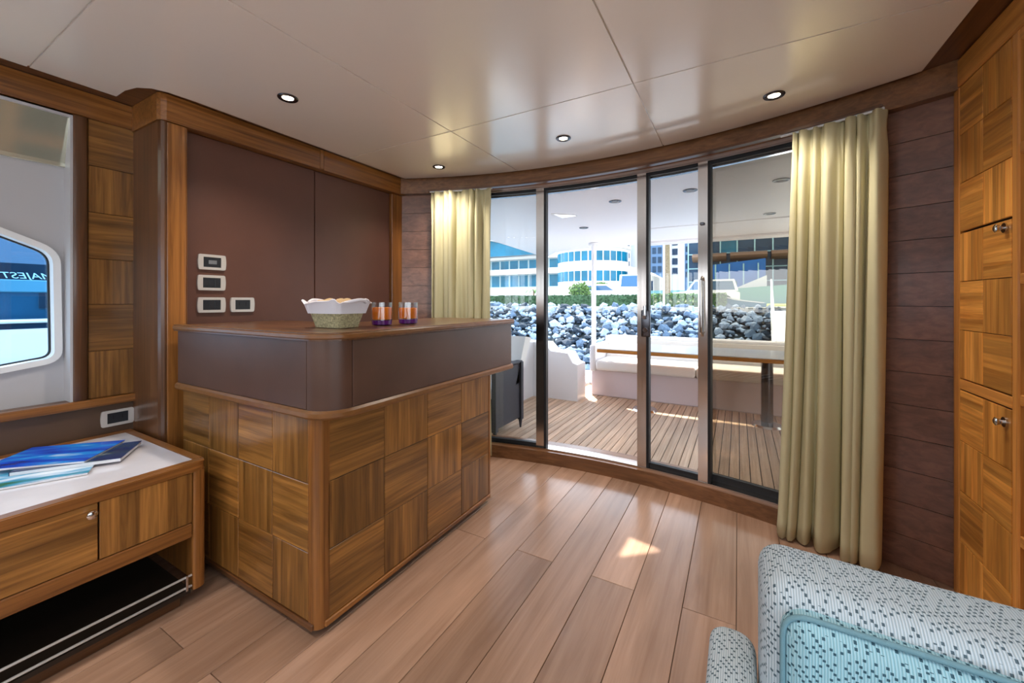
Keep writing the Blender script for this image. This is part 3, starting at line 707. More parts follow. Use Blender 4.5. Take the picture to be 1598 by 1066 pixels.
# ================================================================== RIGHT LOCKER WALL
CX_ = .745
cb = thing('locker_unit', 'honey teak parquet locker unit with two knobbed doors and open shelves', 'cabinet', (1.0, 1.6, 0))
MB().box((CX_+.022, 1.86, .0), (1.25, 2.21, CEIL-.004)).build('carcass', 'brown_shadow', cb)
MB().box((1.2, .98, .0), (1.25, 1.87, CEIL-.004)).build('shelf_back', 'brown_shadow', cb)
MB().box((CX_, .98, 1.982), (1.25, 2.25, CEIL-.002), bev=.003).build('cornice', 'honey_y', cb)
for ya, yb in ((2.203, 2.25), (1.825, 1.86), (.95, .99)):
    MB().box((CX_, ya, 0), (CX_+.024 if ya > 2 else 1.25, yb, 1.981), bev=.004).build('stile', 'honey_z', cb)
MB().box((CX_+.001, 1.86, .812), (CX_+.024, 2.203, .850), bev=.002).build('mid_rail', 'honey_y', cb)
def locker_door(z0, z1, rows, first, knobz, label):
    d = MB().box((CX_+.008, 1.862, z0+.002), (CX_+.022, 2.201, z1-.002)).build('door', 'seam_dark', cb)
    h = (z1-z0-.004)/rows
    for i, (ya, yb) in enumerate(((2.0335, 2.200), (1.863, 2.0325))):
        for j in range(rows):
            zc = z1-.002-h*(j+.5)
            gr = 'h' if (i+j+first) % 2 == 0 else 'v'
            tile(d, (CX_+.008, (ya+yb)/2, zc), (-1, 0, 0), (0, -1, 0), yb-ya, h, gr, 'honey_tile', t=.007)
    if knobz:
        k_ = Vector((CX_, 1.895, knobz))
        kb = MB().cyl(k_, k_-Vector((.004, 0, 0)), .016, n=24).cyl(k_, k_-Vector((.014, 0, 0)), .006, n=14).cyl(k_-Vector((.012, 0, 0)), k_-Vector((.022, 0, 0)), .009, .013, n=24).cyl(k_-Vector((.022, 0, 0)), k_-Vector((.025, 0, 0)), .013, .008, n=24)
        kb.build('knob', 'steel', d, smooth=True)
locker_door(1.414, 1.979, 3, 0, None, '')
locker_door(.852, 1.412, 3, 1, 1.385, '')
locker_door(.03, .81, 4, 0, .762, '')
MB().box((CX_+.012, 1.86, 0), (CX_+.024, 2.203, .028)).build('toe_board', 'honey_y', cb)
for z in (.02, .40, .83, 1.20, 1.60):
    MB().box((CX_+.002, .99, z), (1.2, 1.825, z+.035), bev=.003).build('shelf', 'honey_y', cb)
MB().box((CX_+.002, .99, 1.945), (CX_+.03, 1.825, 1.98), bev=.003).build('top_rail', 'honey_y', cb)

# ================================================================== CURTAINS
def curtain(name, label, a_top, a_bot, z0, z1, R, folds, seed, amp=.034, hem=.02):
    r = random.Random(seed); NU, NV = folds*14, 26
    ph = [r.uniform(-.75, .75) for _ in range(folds+2)]; am = [r.uniform(.45, 1.4) for _ in range(folds+2)]
    fn = [r.uniform(-.35, .35) for _ in range(folds+2)]
    m = MB(); grid = []
    for j in range(NV+1):
        v = j/NV; z = z0+(z1-z0)*v
        a0 = a_bot[0]+(a_top[0]-a_bot[0])*min(1, v**.7*1.0); a1 = a_bot[1]+(a_top[1]-a_bot[1])*v
        row = []
        for i in range(NU+1):
            u = i/NU; k = min(folds-1e-6, max(0, (u+.035*math.sin(4.7*PI*u+seed)*math.sin(PI*u))*folds)); kk = int(min(k, folds-1e-6)); f = k-kk
            s_ = f*f*(3-2*f)
            ampk = am[kk]*(1-s_)+am[kk+1]*s_; phk = (ph[kk]*(1-s_)+ph[kk+1]*s_)*(.35+.65*(1-v)); fk = fn[kk]*(1-s_)+fn[kk+1]*s_
            pin = math.exp(-((v-.965)/.035)**2)
            aa = amp*ampk*(.75+.45*(1-v))*(1-.45*pin)
            w1 = math.sin(2*PI*(k+phk+fk*.25*math.sin(3*(1-v)+kk)))
            w2 = .22*math.sin(4*PI*k+2+phk*3)+.35*pin*math.sin(6*PI*k)
            rad = R+aa*(w1+w2)-.012*(1-v)
            ang = a0+(a1-a0)*u+math.degrees(.35*aa*math.cos(2*PI*(k+phk))/R)
            zz = z+(hem*.5*w1*(1-v)**6)
            p = A(rad, ang, zz); row.append(m.bm.verts.new(p))
        grid.append(row)
    for a, b in zip(grid, grid[1:]):
        for i in range(NU): m.bm.faces.new((a[i], a[i+1], b[i+1], b[i]))
    t = thing(name, label, 'curtain', A(R, (a_bot[0]+a_bot[1])/2, z0))
    o = m.build('cloth', 'curtain_cloth', t)
    for f in o.data.polygons: f.use_smooth = True
    so = o.modifiers.new('solid', 'SOLIDIFY'); so.thickness = .0025
    mm = MB()
    mm.arcbox(R-.006, R+.006, min(a_top[0], a_bot[0]), max(a_top[1], a_bot[1]), z1-.004, z1+.006, 8).build('heading_tape', 'white_paint', t)
    return t
curtain('curtain', 'long cream curtain hanging beside the locker unit', (17.75, 23.5), (16.85, 23.4), .022, 1.962, 3.215, 6, 21, amp=.042, hem=.03)
curtain('curtain', 'cream curtain hanging behind the bar', (-22.2, -13.9), (-22.2, -13.8), .022, 1.962, 3.215, 7, 9, amp=.04)
o = MB().arcbox(3.195, 3.235, -22.4, 23.4, 1.966, 1.978, 40)
o = o.build('trim_8', 'teak_dark_x'); structure(o, 'slim curtain rail under the head fascia')

# ================================================================== DOWNLIGHTS
def downlight(x, y, z, label, group, watts, r=.043, on=True, name='downlight', cat='ceiling light', ringmat='steel_dark', rot=None):
    t = thing(name, label, cat, (x, y, z), group)
    MB().lathe([(r*.56, 0), (r, 0), (r, -.003), (r*.94, -.006), (r*.70, -.006), (r*.56, -.002)][::-1], (x, y, z)).build('bezel', ringmat, t, smooth=True)
    MB().lathe([(r*.565, 0), (r*.56, -.002), (.0005, -.003)], (x, y, z)).build('lens', 'lamp_glow' if on else 'lamp_off', t, smooth=True)
    if on:
        ld = bpy.data.lights.new('downlight_lamp', 'SPOT'); ld.energy = watts; ld.color = (1, .91, .81); ld.spot_size = math.radians(125); ld.spot_blend = 1.0; ld.shadow_soft_size = .03
        lo_ = bpy.data.objects.new('lamp_light', ld); col.objects.link(lo_); lo_.parent = t; lo_.matrix_parent_inverse = WM[t].inverted(); lo_.location = (x, y, z-.012)
ZC = CEIL-.010
G_ = 'recessed downlights in the saloon ceiling'
downlight(-1.792, 1.09, ZC, 'recessed downlight in the ceiling in front of the leather wall, above the counter corner', G_, DOWNLIGHT_W)
downlight(-1.803, 2.164, ZC, 'recessed downlight in the ceiling above the cream curtain behind the bar', G_, DOWNLIGHT_W)
downlight(-.869, 2.134, ZC, 'recessed downlight in the ceiling in front of the open doorway', G_, DOWNLIGHT_W)
downlight(.141, 2.156, ZC, 'recessed downlight in the ceiling near the curtain beside the locker unit', G_, DOWNLIGHT_W)
for x in (-1.8, -.87, .14):  # lamps out of view, added to light the saloon
    for y in (-.2, -1.5):
        downlight(x, y, ZC, 'unseen recessed downlight added in the forward part of the saloon ceiling', G_, DOWNLIGHT_W)

# ================================================================== ARMCHAIR
ac = thing('armchair', 'pale blue woven armchair with dark dashes and piped back cushion', 'armchair', (.36, .36, 0))
def pillow(name, a, b, bev, mat, par, seg=5, taper=0, bulge=0, sub=10):
    m = MB(); m.box(a, b, bev=bev, seg=seg)
    bmesh.ops.subdivide_edges(m.bm, edges=[e for e in m.bm.edges if e.calc_length() > .08], cuts=3, use_grid_fill=True)
    c = (Vector(a)+Vector(b))/2; h = (Vector(b)-Vector(a))/2
    for v in m.bm.verts:
        q = v.co-c; fx, fy, fz = q.x/h.x, q.y/h.y, q.z/h.z
        v.co.y += bulge*(1-fx*fx)*(1-fz*fz)*(1 if q.y > 0 else -1)
        v.co.y += taper*(fz)
        v.co.z += -.010*(1-fx*fx)*max(0, fz)*.8
    return m.build(name, mat, par, smooth=True, uv=True)
bk = pillow('backrest', (.026, .606, .20), (.735, .735, .790), .032, 'chair_fabric', ac, taper=.004)
pillow('back_cushion', (.046, .586, .30), (.716, .66, .770), .03, 'chair_fabric_blue', bk, bulge=.006)
pp = rounded([(.048, .32), (.714, .32), (.714, .766), (.048, .766)], .03)
MB().tube([(x, .598, z) for x, z in pp], .0032, n=10, closed=True).build('piping', 'piping_cord', bk, smooth=True)
pillow('arm', (-.040, -.10, .10), (.024, .742, .640), .03, 'chair_fabric', ac)
pillow('arm', (.735, -.10, .10), (.82, .742, .643), .03, 'chair_fabric', ac)
pillow('seat_cushion', (.045, -.12, .29), (.733, .60, .44), .04, 'chair_fabric_blue', ac)
MB().box((.0, -.08, .10), (.78, .70, .29), bev=.02, seg=3).build('seat_base', 'chair_fabric', ac, uv=True)
for x in (.0, .78):
    for y in (-.05, .69): MB().cyl((x, y, 0), (x, y, .12), .016, .024, n=14).build('leg', 'teak_dark_z', ac, smooth=True)

# ================================================================== AFT DECK
dk = root('deck', 'teak laid aft deck with dark caulked seams')
MB().box((-2.75, 2.45, -.12), (2.2, 6.3, -.008)).build('deck_base', 'caulk', dk)
pitch = .062; n_ = int(4.9/pitch)
for k in range(n_):
    xa = -2.72+pitch*k
    ya = arcx(3.47, xa+pitch/2) if -2.6 < xa < 1.0 else 2.3
    MB().box((.003, ya, -.008), (pitch-.003, 6.28, .002)).build('deck_plank', 'deck_teak', dk, mw=Matrix.Translation((xa, 0, 0)))

# overhang above the deck with a hole added to throw a sun patch indoors
HK = 1.955/1.22
HQ = [(-.475, 2.00), (-.318, 1.975), (-.318, 1.925), (-.485, 1.785)]      # where its sunlight lands on the saloon floor
SUN_HOLE = [(x-.63*HK, y+HK) for x, y in HQ]
ov = root('overhang', 'white moulded overhang above the aft deck with a small added hole that lets the sun in')
hole = SUN_HOLE
inner_arc = [tuple(A(3.47, a)[:2]) for a in range(34, -31, -4)]
outl = [(2.6, 2.12), (2.6, 5.85), (-1.1, 5.85), (-1.95, 5.87), (-2.6, 6.1), (-3.1, 6.75), (-2.85, 4.45), (-2.8, 2.2)]+inner_arc[::-1]
plate('overhang_panel', outl, [hole], 1.955, 1.985, 'soffit_white', ov, plane='xy')
MB().box((-1.15, 5.62, 1.925), (2.6, 5.85, 1.957), bev=.006).build('edge_beam', 'soffit_white', ov)
MB().box((-.9, 4.6, 1.945), (2.6, 4.72, 1.957), bev=.004).build('cross_beam', 'soffit_white', ov)
MB().tube([(x, y, 1.953) for x, y in offs(SUN_HOLE, .004)], .005, closed=True).build('sun_hole_ring', 'white_paint', ov, smooth=True)
GD = 'small dark downlights in the overhang'
for x, y, lab in ((-.863, 3.217, 'unlit downlight in the overhang above the doorway'), (-1.473, 4.205, 'unlit downlight in the overhang beyond the small added sun hole'),
             (-.304, 3.167, 'unlit downlight in the overhang behind the sliding door leaf'), (.248, 3.195, 'unlit downlight in the overhang by the smoked pane'), (.251, 4.364, 'unlit downlight in the overhang above the cockpit table')):
    downlight(x, y, 1.955, lab, GD, 0, r=.05, on=False, ringmat='steel_dark')
# house sides beside the doors (outer face of the saloon)
o = MB().arcbox(3.465, 3.50, -33, -17.5, -.1, 1.955).build('wall_outside_left', 'white_gel'); structure(o, 'white outer face of the saloon')
o = MB().arcbox(3.465, 3.50, 20.2, 36, -.1, 1.955).build('wall_outside_right', 'white_gel'); structure(o, 'white outer face of the saloon')

# bulwarks and transom mouldings
bw = thing('bulwark', 'white moulded gelcoat bulwark and stern step beside the cockpit bench', 'bulwark', (-2.1, 4.4, 0))
MB().prism([(2.66, 0), (5.6, 0), (5.6, .42), (4.75, .50), (4.5, .66), (2.66, .66)], -2.42, -2.16, 'yz').build('side_coaming', 'white_gel', bw)
MB().prism([(-2.42, 0), (-1.60, 0), (-1.60, .42), (-1.66, .44), (-1.72, .545), (-1.93, .56), (-2.02, .65), (-2.42, .66)], 4.35, 4.62, 'xz').build('stern_moulding', 'white_gel', bw)
MB().prism([(2.66, 0), (5.6, 0), (5.6, .62), (2.66, .66)], 1.9, 2.15, 'yz').build('side_coaming', 'white_gel', bw)
MB().box((-2.42, 4.62, -.3), (-1.83, 5.9, .1), bev=.02).build('stair_tread', 'white_gel', bw)

# cockpit bench
bn = thing('cockpit_bench', 'long white upholstered transom bench behind the cockpit table', 'bench', (-.0, 5.0, 0))
MB().box((-1.57, 4.76, .0), (1.85, 5.5, .32), bev=.015, seg=2).build('base', 'cushion_pink', bn)
MB().box((-1.575, 4.70, .30), (-1.50, 5.5, .62), bev=.02, seg=3).build('end_panel', 'white_gel', bn, smooth=True)
for xa, xb in ((-1.495, -.40), (-.395, .72), (.725, 1.85)):
    MB().box((xa, 4.68, .322), (xb, 5.22, .44), bev=.03, seg=4).build('seat_cushion', 'cushion_white', bn, smooth=True)
    MB().prism([(5.14, .43), (5.24, .43), (5.36, .65), (5.27, .655)], xa, xb, 'yz').build('back_cushion', 'cushion_white', bn)
MB().prism([(5.24, .3), (5.55, .3), (5.55, .65), (5.36, .665)], -1.57, 1.85, 'yz').build('back_shell', 'white_gel', bn)
MB().box((-1.57, 5.35, .65), (1.85, 5.58, .685), bev=.012, seg=3).build('cap_rail', 'white_gel', bn)

# cockpit table
ct = thing('cockpit_table', 'long varnished teak cockpit table on steel pedestals', 'table', (-.2, 4.36, 0))
MB().box((-1.27, 4.02, .622), (.95, 4.70, .655), bev=.008, seg=3).build('table_top', 'honey_x', ct)
MB().box((-1.27, 4.02, .6556), (.95, 4.70, .664), bev=.003).build('top_gloss_panel', 'white_gel', ct)
for x in (-.86, .232):
    MB().cyl((x, 4.37, .02), (x, 4.37, .622), .048, n=24).build('pedestal', 'steel_dark', ct, smooth=True)
    MB().cyl((x, 4.37, .002), (x, 4.37, .02), .13, .115, n=28).build('foot_plate', 'steel', ct, smooth=True)

# pole
pl = thing('awning_pole', 'white steel pole between deck moulding and overhang left of the bench', 'pole', (-1.74, 5.38, .003))
MB().cyl((-1.74, 5.38, .003), (-1.74, 5.38, 1.925), .032, n=20).build('tube', 'white_gel', pl, smooth=True)
MB().cyl((-1.74, 5.38, 1.925), (-1.74, 5.38, 1.953), .07, n=24).build('top_flange', 'white_gel', pl, smooth=True)
MB().cyl((-1.74, 5.38, .003), (-1.74, 5.38, .03), .06, n=24).build('foot_flange', 'steel', pl, smooth=True)

# wicker armchair on the deck
wc = thing('wicker_armchair', 'dark wicker armchair with tall white back cushion on the aft deck', 'armchair', (-1.9, 3.1, 0))
def wic(a, b, nm): return MB().box(a, b, bev=.006).build(nm, 'wicker_dark', wc)
wx0, wx1, wy0, wy1 = -2.13, -1.73, 2.78, 3.22
wic((wx1-.035, wy0, .09), (wx1, wy1, .585), 'side_panel'); wic((wx0, wy0, .09), (wx0+.035, wy1, .585), 'side_panel')
for x in (wx0, wx1):
    for y in (wy0, wy1):
        MB().box((x-.022, y-.022, .075), (x+.022, y+.022, .60), bev=.004).build('corner_post', 'wicker_dark', wc)
        MB().cyl((x, y, .002), (x, y, .08), .008, .018, n=12).build('leg', 'wicker_dark', wc, smooth=True)
MB().box((wx0-.01, wy0-.03, .585), (wx0+.05, wy1+.03, .61), bev=.008).build('arm_rest', 'wicker_dark', wc)
MB().box((wx1-.05, wy0-.03, .585), (wx1+.01, wy1+.03, .61), bev=.008).build('arm_rest', 'wicker_dark', wc)
wic((wx0+.03, wy1-.03, .09), (wx1-.03, wy1, .60), 'back_panel'); wic((wx0+.035, wy0, .09), (wx1-.035, wy0+.02, .32), 'front_panel')
for k in range(12):
    MB().box((wx0+.05, wy0-.004, .105+.018*k), (wx1-.05, wy0, .115+.018*k)).build('weave_strand', 'wicker_dark', wc)
wic((wx0+.03, wy0+.01, .30), (wx1-.03, wy1-.03, .33), 'seat_deck')
MB().box((wx0+.045, wy0+.02, .33), (wx1-.045, wy1-.06, .42), bev=.025, seg=3).build('seat_cushion', 'cushion_white', wc, smooth=True)
MB().prism([(wy1-.09, .40), (wy1-.0, .42), (wy1+.22, .80), (wy1+.10, .82)], wx0+.04, wx1-.0, 'yz').build('back_cushion', 'cushion_white', wc)

# ================================================================== WATER, BANK, QUAY
o = MB().box((-60, 2, -1.5), (60, 13.5, -1.35)).build('water', 'water'); structure(o, 'calm harbour water')
o = MB().box((-60, -14, -1.5), (-2.8, 2, -1.35)).build('water', 'water'); structure(o, 'calm harbour water beside the hull')
o = MB().box((-120, 15.4, .3), (120, 220, .93)).build('ground', 'ground_pale'); structure(o, 'pale paved quayside')
YB0, ZB0, YB1, ZB1 = 11.3, -1.3, 15.6, .93
bank = thing('rock_embankment', 'steep embankment of broken pale rocks below the hedge', 'embankment', (-3, 13.4, -1.3))
MB().prism([(YB0, -1.6), (YB0, ZB0-.1), (YB1, ZB1-.12), (YB1+.5, ZB1-.12), (YB1+.5, -1.6)], -40, 25, 'yz').build('slope', 'bank_soil', bank)
rr = random.Random(11); rocks = []
for q in range(9):
    bm = bmesh.new(); bmesh.ops.create_icosphere(bm, subdivisions=1, radius=1)
    sx_, sy_, sz_ = rr.uniform(.8, 1.25), rr.uniform(.7, 1.1), rr.uniform(.55, .9)
    for v in bm.verts:
        v.co *= rr.uniform(.62, 1.2); v.co = Vector((v.co.x*sx_, v.co.y*sy_, v.co.z*sz_))
    me = bpy.data.meshes.new('rock'); bm.to_mesh(me); bm.free(); me.materials.append(MATS[['rock_a', 'rock_b', 'rock_a', 'rock_c', 'rock_a', 'rock_b', 'rock_a', 'rock_b', 'rock_c'][q]]); rocks.append(me)
def slope_pt(x, s): return Vector((x, YB0+(YB1-YB0)*s, ZB0+(ZB1-ZB0)*s))
cells = []
for j in range(9):
    for i in range(33): cells.append((i, j))
for i, j in cells[:297]:
    s_ = .30+.72*(j+.5)/9; x = -9.6+(i+.5+(.5 if j % 2 else 0))*(13.2/33)
    p = slope_pt(x+rr.uniform(-.12, .12), s_+rr.uniform(-.03, .03))
    sc = rr.uniform(.13, .25)
    M = Matrix.Translation(p+Vector((0, 0, .03))) @ Matrix.Rotation(rr.uniform(0, 6.28), 4, 'Z') @ Matrix.Rotation(rr.uniform(-.6, .6), 4, 'X') @ Matrix.Diagonal((sc, sc, sc, 1))
    link('rock', rr.choice(rocks), None, bank, M)
# smaller and farther rocks, joined
def rubble(xa, xb, s0, s1, n, smin, smax, mat, name):
    vs_, fs_ = [], []; bm = bmesh.new(); bmesh.ops.create_icosphere(bm, subdivisions=1, radius=1)
    bv = [v.co.copy() for v in bm.verts]; bf = [[v.index for v in f.verts] for f in bm.faces]; bm.free()
    for _ in range(n):
        p = slope_pt(rr.uniform(xa, xb), rr.uniform(s0, s1)); sc = rr.uniform(smin, smax); R_ = Matrix.Rotation(rr.uniform(0, 6.28), 3, 'Z'); o0 = len(vs_)
        for v in bv: q_ = R_ @ Vector((v.x*1.1, v.y*.9, v.z*.75)); vs_.append(p+q_*sc*rr.uniform(.75, 1.15))
        fs_ += [[o0+k for k in f] for f in bf]
    me = bpy.data.meshes.new(name); me.from_pydata(vs_, [], fs_); o = link(name, me, mat, bank); o['kind'] = 'stuff'
rubble(-9.8, 4, .25, 1.03, 1100, .05, .12, 'rock_a', 'rubble'); rubble(-9.8, 4, .25, 1.0, 700, .05, .12, 'rock_c', 'rubble')
rubble(-36, -9.5, .1, 1.03, 1500, .16, .3, 'rock_b', 'rubble'); rubble(3.6, 22, .1, 1.03, 1000, .16, .3, 'rock_b', 'rubble'); rubble(-9.8, 4, .0, .3, 300, .15, .28, 'rock_b', 'rubble')

def leafy(name, label, cat, centre, size, n, mat, leaf=.12, seed=1, group=None, trunk=None, box=False):
    r = random.Random(seed); t = thing(name, label, cat, (centre[0], centre[1], centre[2]-size[2]), group); vs_, fs_ = [], []
    for _ in range(n):
        if box: d = Vector([r.uniform(-1, 1) for _ in range(3)]); k_ = r.randrange(3); d[k_] = math.copysign(r.uniform(.85, 1.0), d[k_])
        else:
            d = Vector([r.gauss(0, 1) for _ in range(3)]).normalized()*r.uniform(.55, 1)
        p = Vector(centre)+Vector((d.x*size[0], d.y*size[1], d.z*size[2]))
        a = Vector([r.gauss(0, 1) for _ in range(3)]).normalized()*leaf*r.uniform(.6, 1.3); b = Vector([r.gauss(0, 1) for _ in range(3)]).normalized()*leaf*.6
        k = len(vs_); vs_ += [p-a, p+b, p+a, p-b]; fs_.append((k, k+1, k+2, k+3))
    me = bpy.data.meshes.new('foliage'); me.from_pydata(vs_, [], fs_); link('foliage', me, mat, t)
    m = MB()
    if box: m.box([centre[i]-size[i]*.9 for i in range(3)], [centre[i]+size[i]*.9 for i in range(3)]).build('inner_growth', 'leaf_dark', t)
    else:
        r_ = bmesh.ops.create_icosphere(m.bm, subdivisions=2, radius=1)
        for v in r_['verts']: v.co = Vector(centre)+Vector((v.co.x*size[0]*.7, v.co.y*size[1]*.7, v.co.z*size[2]*.7))
        m.build('inner_growth', 'leaf_dark', t)
    if trunk: MB().cyl((centre[0], centre[1], trunk), (centre[0], centre[1], centre[2]-size[2]*.5), .09, .06, n=8).build('trunk', 'bark', t)
    return t
def bear(u, y):                                           # x of a bearing at distance y aft
    k = (u-799)/FPX; fx = -math.sin(YAW)+k*math.cos(YAW); fy = math.cos(YAW)+k*math.sin(YAW); return y*fx/fy
hx0, hx1, hx2 = bear(740, 17), bear(1010, 17), bear(1128, 17)
leafy('hedge', 'clipped dark green hedge on top of the rock bank behind the open doorway', 'hedge', ((hx0+hx1)/2, 17, 1.16), ((hx1-hx0)/2, .5, .24), 5200, 'leaf_dark', .07, 2, box=True)
leafy('hedge', 'clipped green hedge on the rock bank in front of the white lamp mast', 'hedge', ((hx1+hx2)/2+.10, 17, 1.16), ((hx2-hx1)/2, .5, .27), 3000, 'leaf_green', .07, 3, box=True)
leafy('bush', 'round olive bush behind the hedge before the rotunda', 'bush', (bear(905, 24), 24, 1.75), (.75, .7, .62), 900, 'leaf_green', .10, 4, trunk=.9)
leafy('bush', 'small light green bush beside the rotunda wall', 'bush', (bear(938, 33), 33, 2.4), (.7, .6, .38), 500, 'leaf_green', .10, 5, trunk=.9)
# small young palm
pm = thing('young_palm', 'young palm in front of the long white building', 'palm', (bear(833, 26), 26, .93))
px_ = bear(833, 26)
MB().cyl((px_, 26, .93), (px_, 26, 1.9), .07, .05, n=8).build('trunk', 'bark', pm)
for k in range(11):
    a = 2*PI*k/11+.2; m = MB(); L_ = .75
    pts = [(px_+math.cos(a)*L_*t, 26+math.sin(a)*L_*t, 1.9+.55*t-.75*t*t) for t in (0, .25, .5, .75, 1)]
    wds = [.03, .10, .10, .07, .01]; s_ = Vector((-math.sin(a), math.cos(a), 0)); rows = [(m.bm.verts.new(Vector(p)-s_*w_), m.bm.verts.new(Vector(p)+Vector((0, 0, .02))), m.bm.verts.new(Vector(p)+s_*w_)) for p, w_ in zip(pts, wds)]
    for a_, b_ in zip(rows, rows[1:]):
        m.bm.faces.new((a_[0], a_[1], b_[1], b_[0])); m.bm.faces.new((a_[1], a_[2], b_[2], b_[1]))
    m.build('frond', 'leaf_green', pm)
# tall palm trunk by the glass building
tp = thing('tall_palm', 'tall palm with bare trunk beside the glass building', 'palm', (bear(1041, 30), 30, .93)); tx = bear(1041, 30)
MB().cyl((tx, 30, .93), (tx, 30, 6.6), .24, .19, n=12).build('trunk', 'bark', tp, smooth=True)
for k in range(14):
    a = 2*PI*k/14; m = MB(); L_ = 2.0
    pts = [(tx+math.cos(a)*L_*t, 30+math.sin(a)*L_*t, 6.5+1.2*t-2.0*t*t) for t in (0, .25, .5, .75, 1)]
    wds = [.05, .22, .24, .16, .02]; s_ = Vector((-math.sin(a), math.cos(a), 0)); rows = [(m.bm.verts.new(Vector(p)-s_*w_-Vector((0, 0, .05))), m.bm.verts.new(Vector(p)), m.bm.verts.new(Vector(p)+s_*w_-Vector((0, 0, .05)))) for p, w_ in zip(pts, wds)]
    for a_, b_ in zip(rows, rows[1:]):
        m.bm.faces.new((a_[0], a_[1], b_[1], b_[0])); m.bm.faces.new((a_[1], a_[2], b_[2], b_[1]))
    m.build('frond', 'leaf_green', tp)
# flag / lamp mast on the bank
lm = thing('lamp_mast', 'thin white mast standing on the rock bank in front of the palm trunk', 'mast', (bear(1036, 16.3), 16.3, .95)); lx = bear(1036, 16.3)
MB().cyl((lx, 16.3, .95), (lx, 16.3, 4.6), .045, .035, n=12).build('shaft', 'white_paint', lm, smooth=True)
MB().box((lx-.12, 16.2, 4.6), (lx+.35, 16.4, 4.68), bev=.02).build('lamp_head', 'white_paint', lm)
# lawn at the right
o = MB().prism([(bear(1190, 20), 20), (16, 20), (16, 33), (bear(1140, 33), 33)], .93, .98).build('lawn', 'grass_lime'); structure(o, 'lime green lawn')
tb = thing('kerb_wall', 'teal painted retaining wall at the end of the hedge', 'wall', (bear(1160, 18), 18, .9))
MB().prism([(bear(1108, 18), .70), (bear(1192, 18), .70), (bear(1196, 18), 1.06), (bear(1160, 18), 1.14), (bear(1108, 18), 1.38)], 17.6, 18.4, 'xz').build('wall_body', 'teal_band', tb)
MB().prism([(bear(1108, 18), 1.39), (bear(1160, 18), 1.15), (bear(1192, 18), 1.07), (bear(1192, 18), 1.10), (bear(1160, 18), 1.19), (bear(1108, 18), 1.45)], 17.55, 18.45, 'xz').build('coping', 'facade_white', tb)

# ------------------------------------------------------------------ cars
def car(name, label, x, y, rot, kind='sedan'):
    t = thing(name, label, 'car', (x, y, .93)); M = Matrix.Translation((x, y, .93)) @ Matrix.Rotation(rot, 4, 'Z')
    prof = [(-2.1, .25), (2.1, .25), (2.15, .55), (2.0, .8), (1.05, .92), (-1.7, .95), (-2.1, .8)]
    roofp = [(1.05, .92), (.45, 1.42), (-1.0, 1.46), (-1.75, .95)] if kind == 'sedan' else [(1.1, .92), (.6, 1.68), (-1.8, 1.7), (-2.05, .92)]
    MB().prism(prof, -.88, .88, 'xz').build('body', 'car_white', t, mw=M)
    gp = [(p_[0]*.93, p_[1]-.04) for p_ in roofp]
    MB().prism(roofp, -.70, .70, 'xz').build('cabin', 'car_white', t, mw=M)
    zr_ = roofp[1][1]
    MB().prism([(roofp[0][0]-.12, .98), (roofp[1][0]-.02, zr_-.1), (roofp[2][0]+.1, zr_-.1), (roofp[3][0]+.2, .98)], -.715, .715, 'xz').build('side_glass', 'car_glass', t, mw=M)
    MB().box((roofp[3][0]-.03+.1, -.6, 1.0), (roofp[2][0]-.0, .6, zr_-.1)).build('rear_glass', 'car_glass', t, mw=M)
    d = Vector((roofp[1][0]-roofp[0][0], 0, zr_-.92)); a_ = Vector((roofp[0][0], 0, .92)); nrm = Vector((d.z, 0, -d.x)).normalized()*.012
    m = MB(); q = [a_+d*.1+nrm+Vector((0, -.62, 0)), a_+d*.1+nrm+Vector((0, .62, 0)), a_+d*.92+nrm+Vector((0, .58, 0)), a_+d*.92+nrm+Vector((0, -.58, 0))]
    m.bm.faces.new([m.bm.verts.new(v) for v in q]); m.build('windscreen', 'car_glass', t, mw=M)
    for wx in (-1.3, 1.3):
        for wy in (-.8, .8): MB().cyl((wx, wy-.1, .31), (wx, wy+.1, .31), .31, n=18).build('wheel', 'tyre', t, smooth=True, mw=M)
car('parked_car', 'white saloon car parked behind the hedge next to the olive bush', bear(938, 28.5), 28.5, .2)
car('parked_car', 'white van-like car parked behind the hedge facing the boat', bear(988, 23), 23, -PI/2+.2, 'suv')
car('parked_car', 'white four-wheel-drive car parked before the glass building', bear(1098, 31), 31, PI+.15, 'suv')

# ================================================================== BUILDINGS
def blk(par, name, a, b, mat, bev=0): return MB().box(a, b, bev=bev).build(name, mat, par)
YF = 45.0
b1 = thing('marina_building', 'long white two storey building with teal window bands and sail roof', 'building', (-22, YF+5, .93))
xa, xb = bear(740, YF), bear(890, YF)
blk(b1, 'wall', (xa, YF, .93), (xb, YF+10, 6.4), 'facade_white')
blk(b1, 'roof_slab', (xa, YF-1.0, 6.4), (xb+.5, YF+10, 6.75), 'facade_white')
blk(b1, 'balcony_slab', (xa, YF-1.2, 4.5), (xb+.5, YF+.2, 5.15), 'facade_white')
nw = 10
for fl_, (z0, z1) in enumerate(((3.0, 4.4), (5.2, 6.3))):
    for k in range(nw):
        x0_, x1_ = xa+(xb-xa)*k/nw+.12, xa+(xb-xa)*(k+1)/nw-.12
        f = blk(b1, 'window', (x0_-.06, YF-.08, z0-.06), (x1_+.06, YF+.05, z1+.06), 'frame_pale')
        blk(f, 'pane', (x0_, YF-.11, z0), (x1_, YF-.06, z1), 'glass_teal')
MB().prism([(xa, 6.8), (bear(845, YF-2), 6.75), (bear(835, YF-2), 7.1), (xa, 9.8)], YF-2, YF+6, 'xz').build('sail_roof', 'glass_teal', b1)
MB().prism([(xa, 9.85), (bear(842, YF-2), 7.0), (bear(848, YF-2), 7.05), (xa, 10.4)], YF-2.4, YF+6.4, 'xz').build('roof_rim', 'facade_white', b1)
rc = (bear(925, 39.4), 39.4)
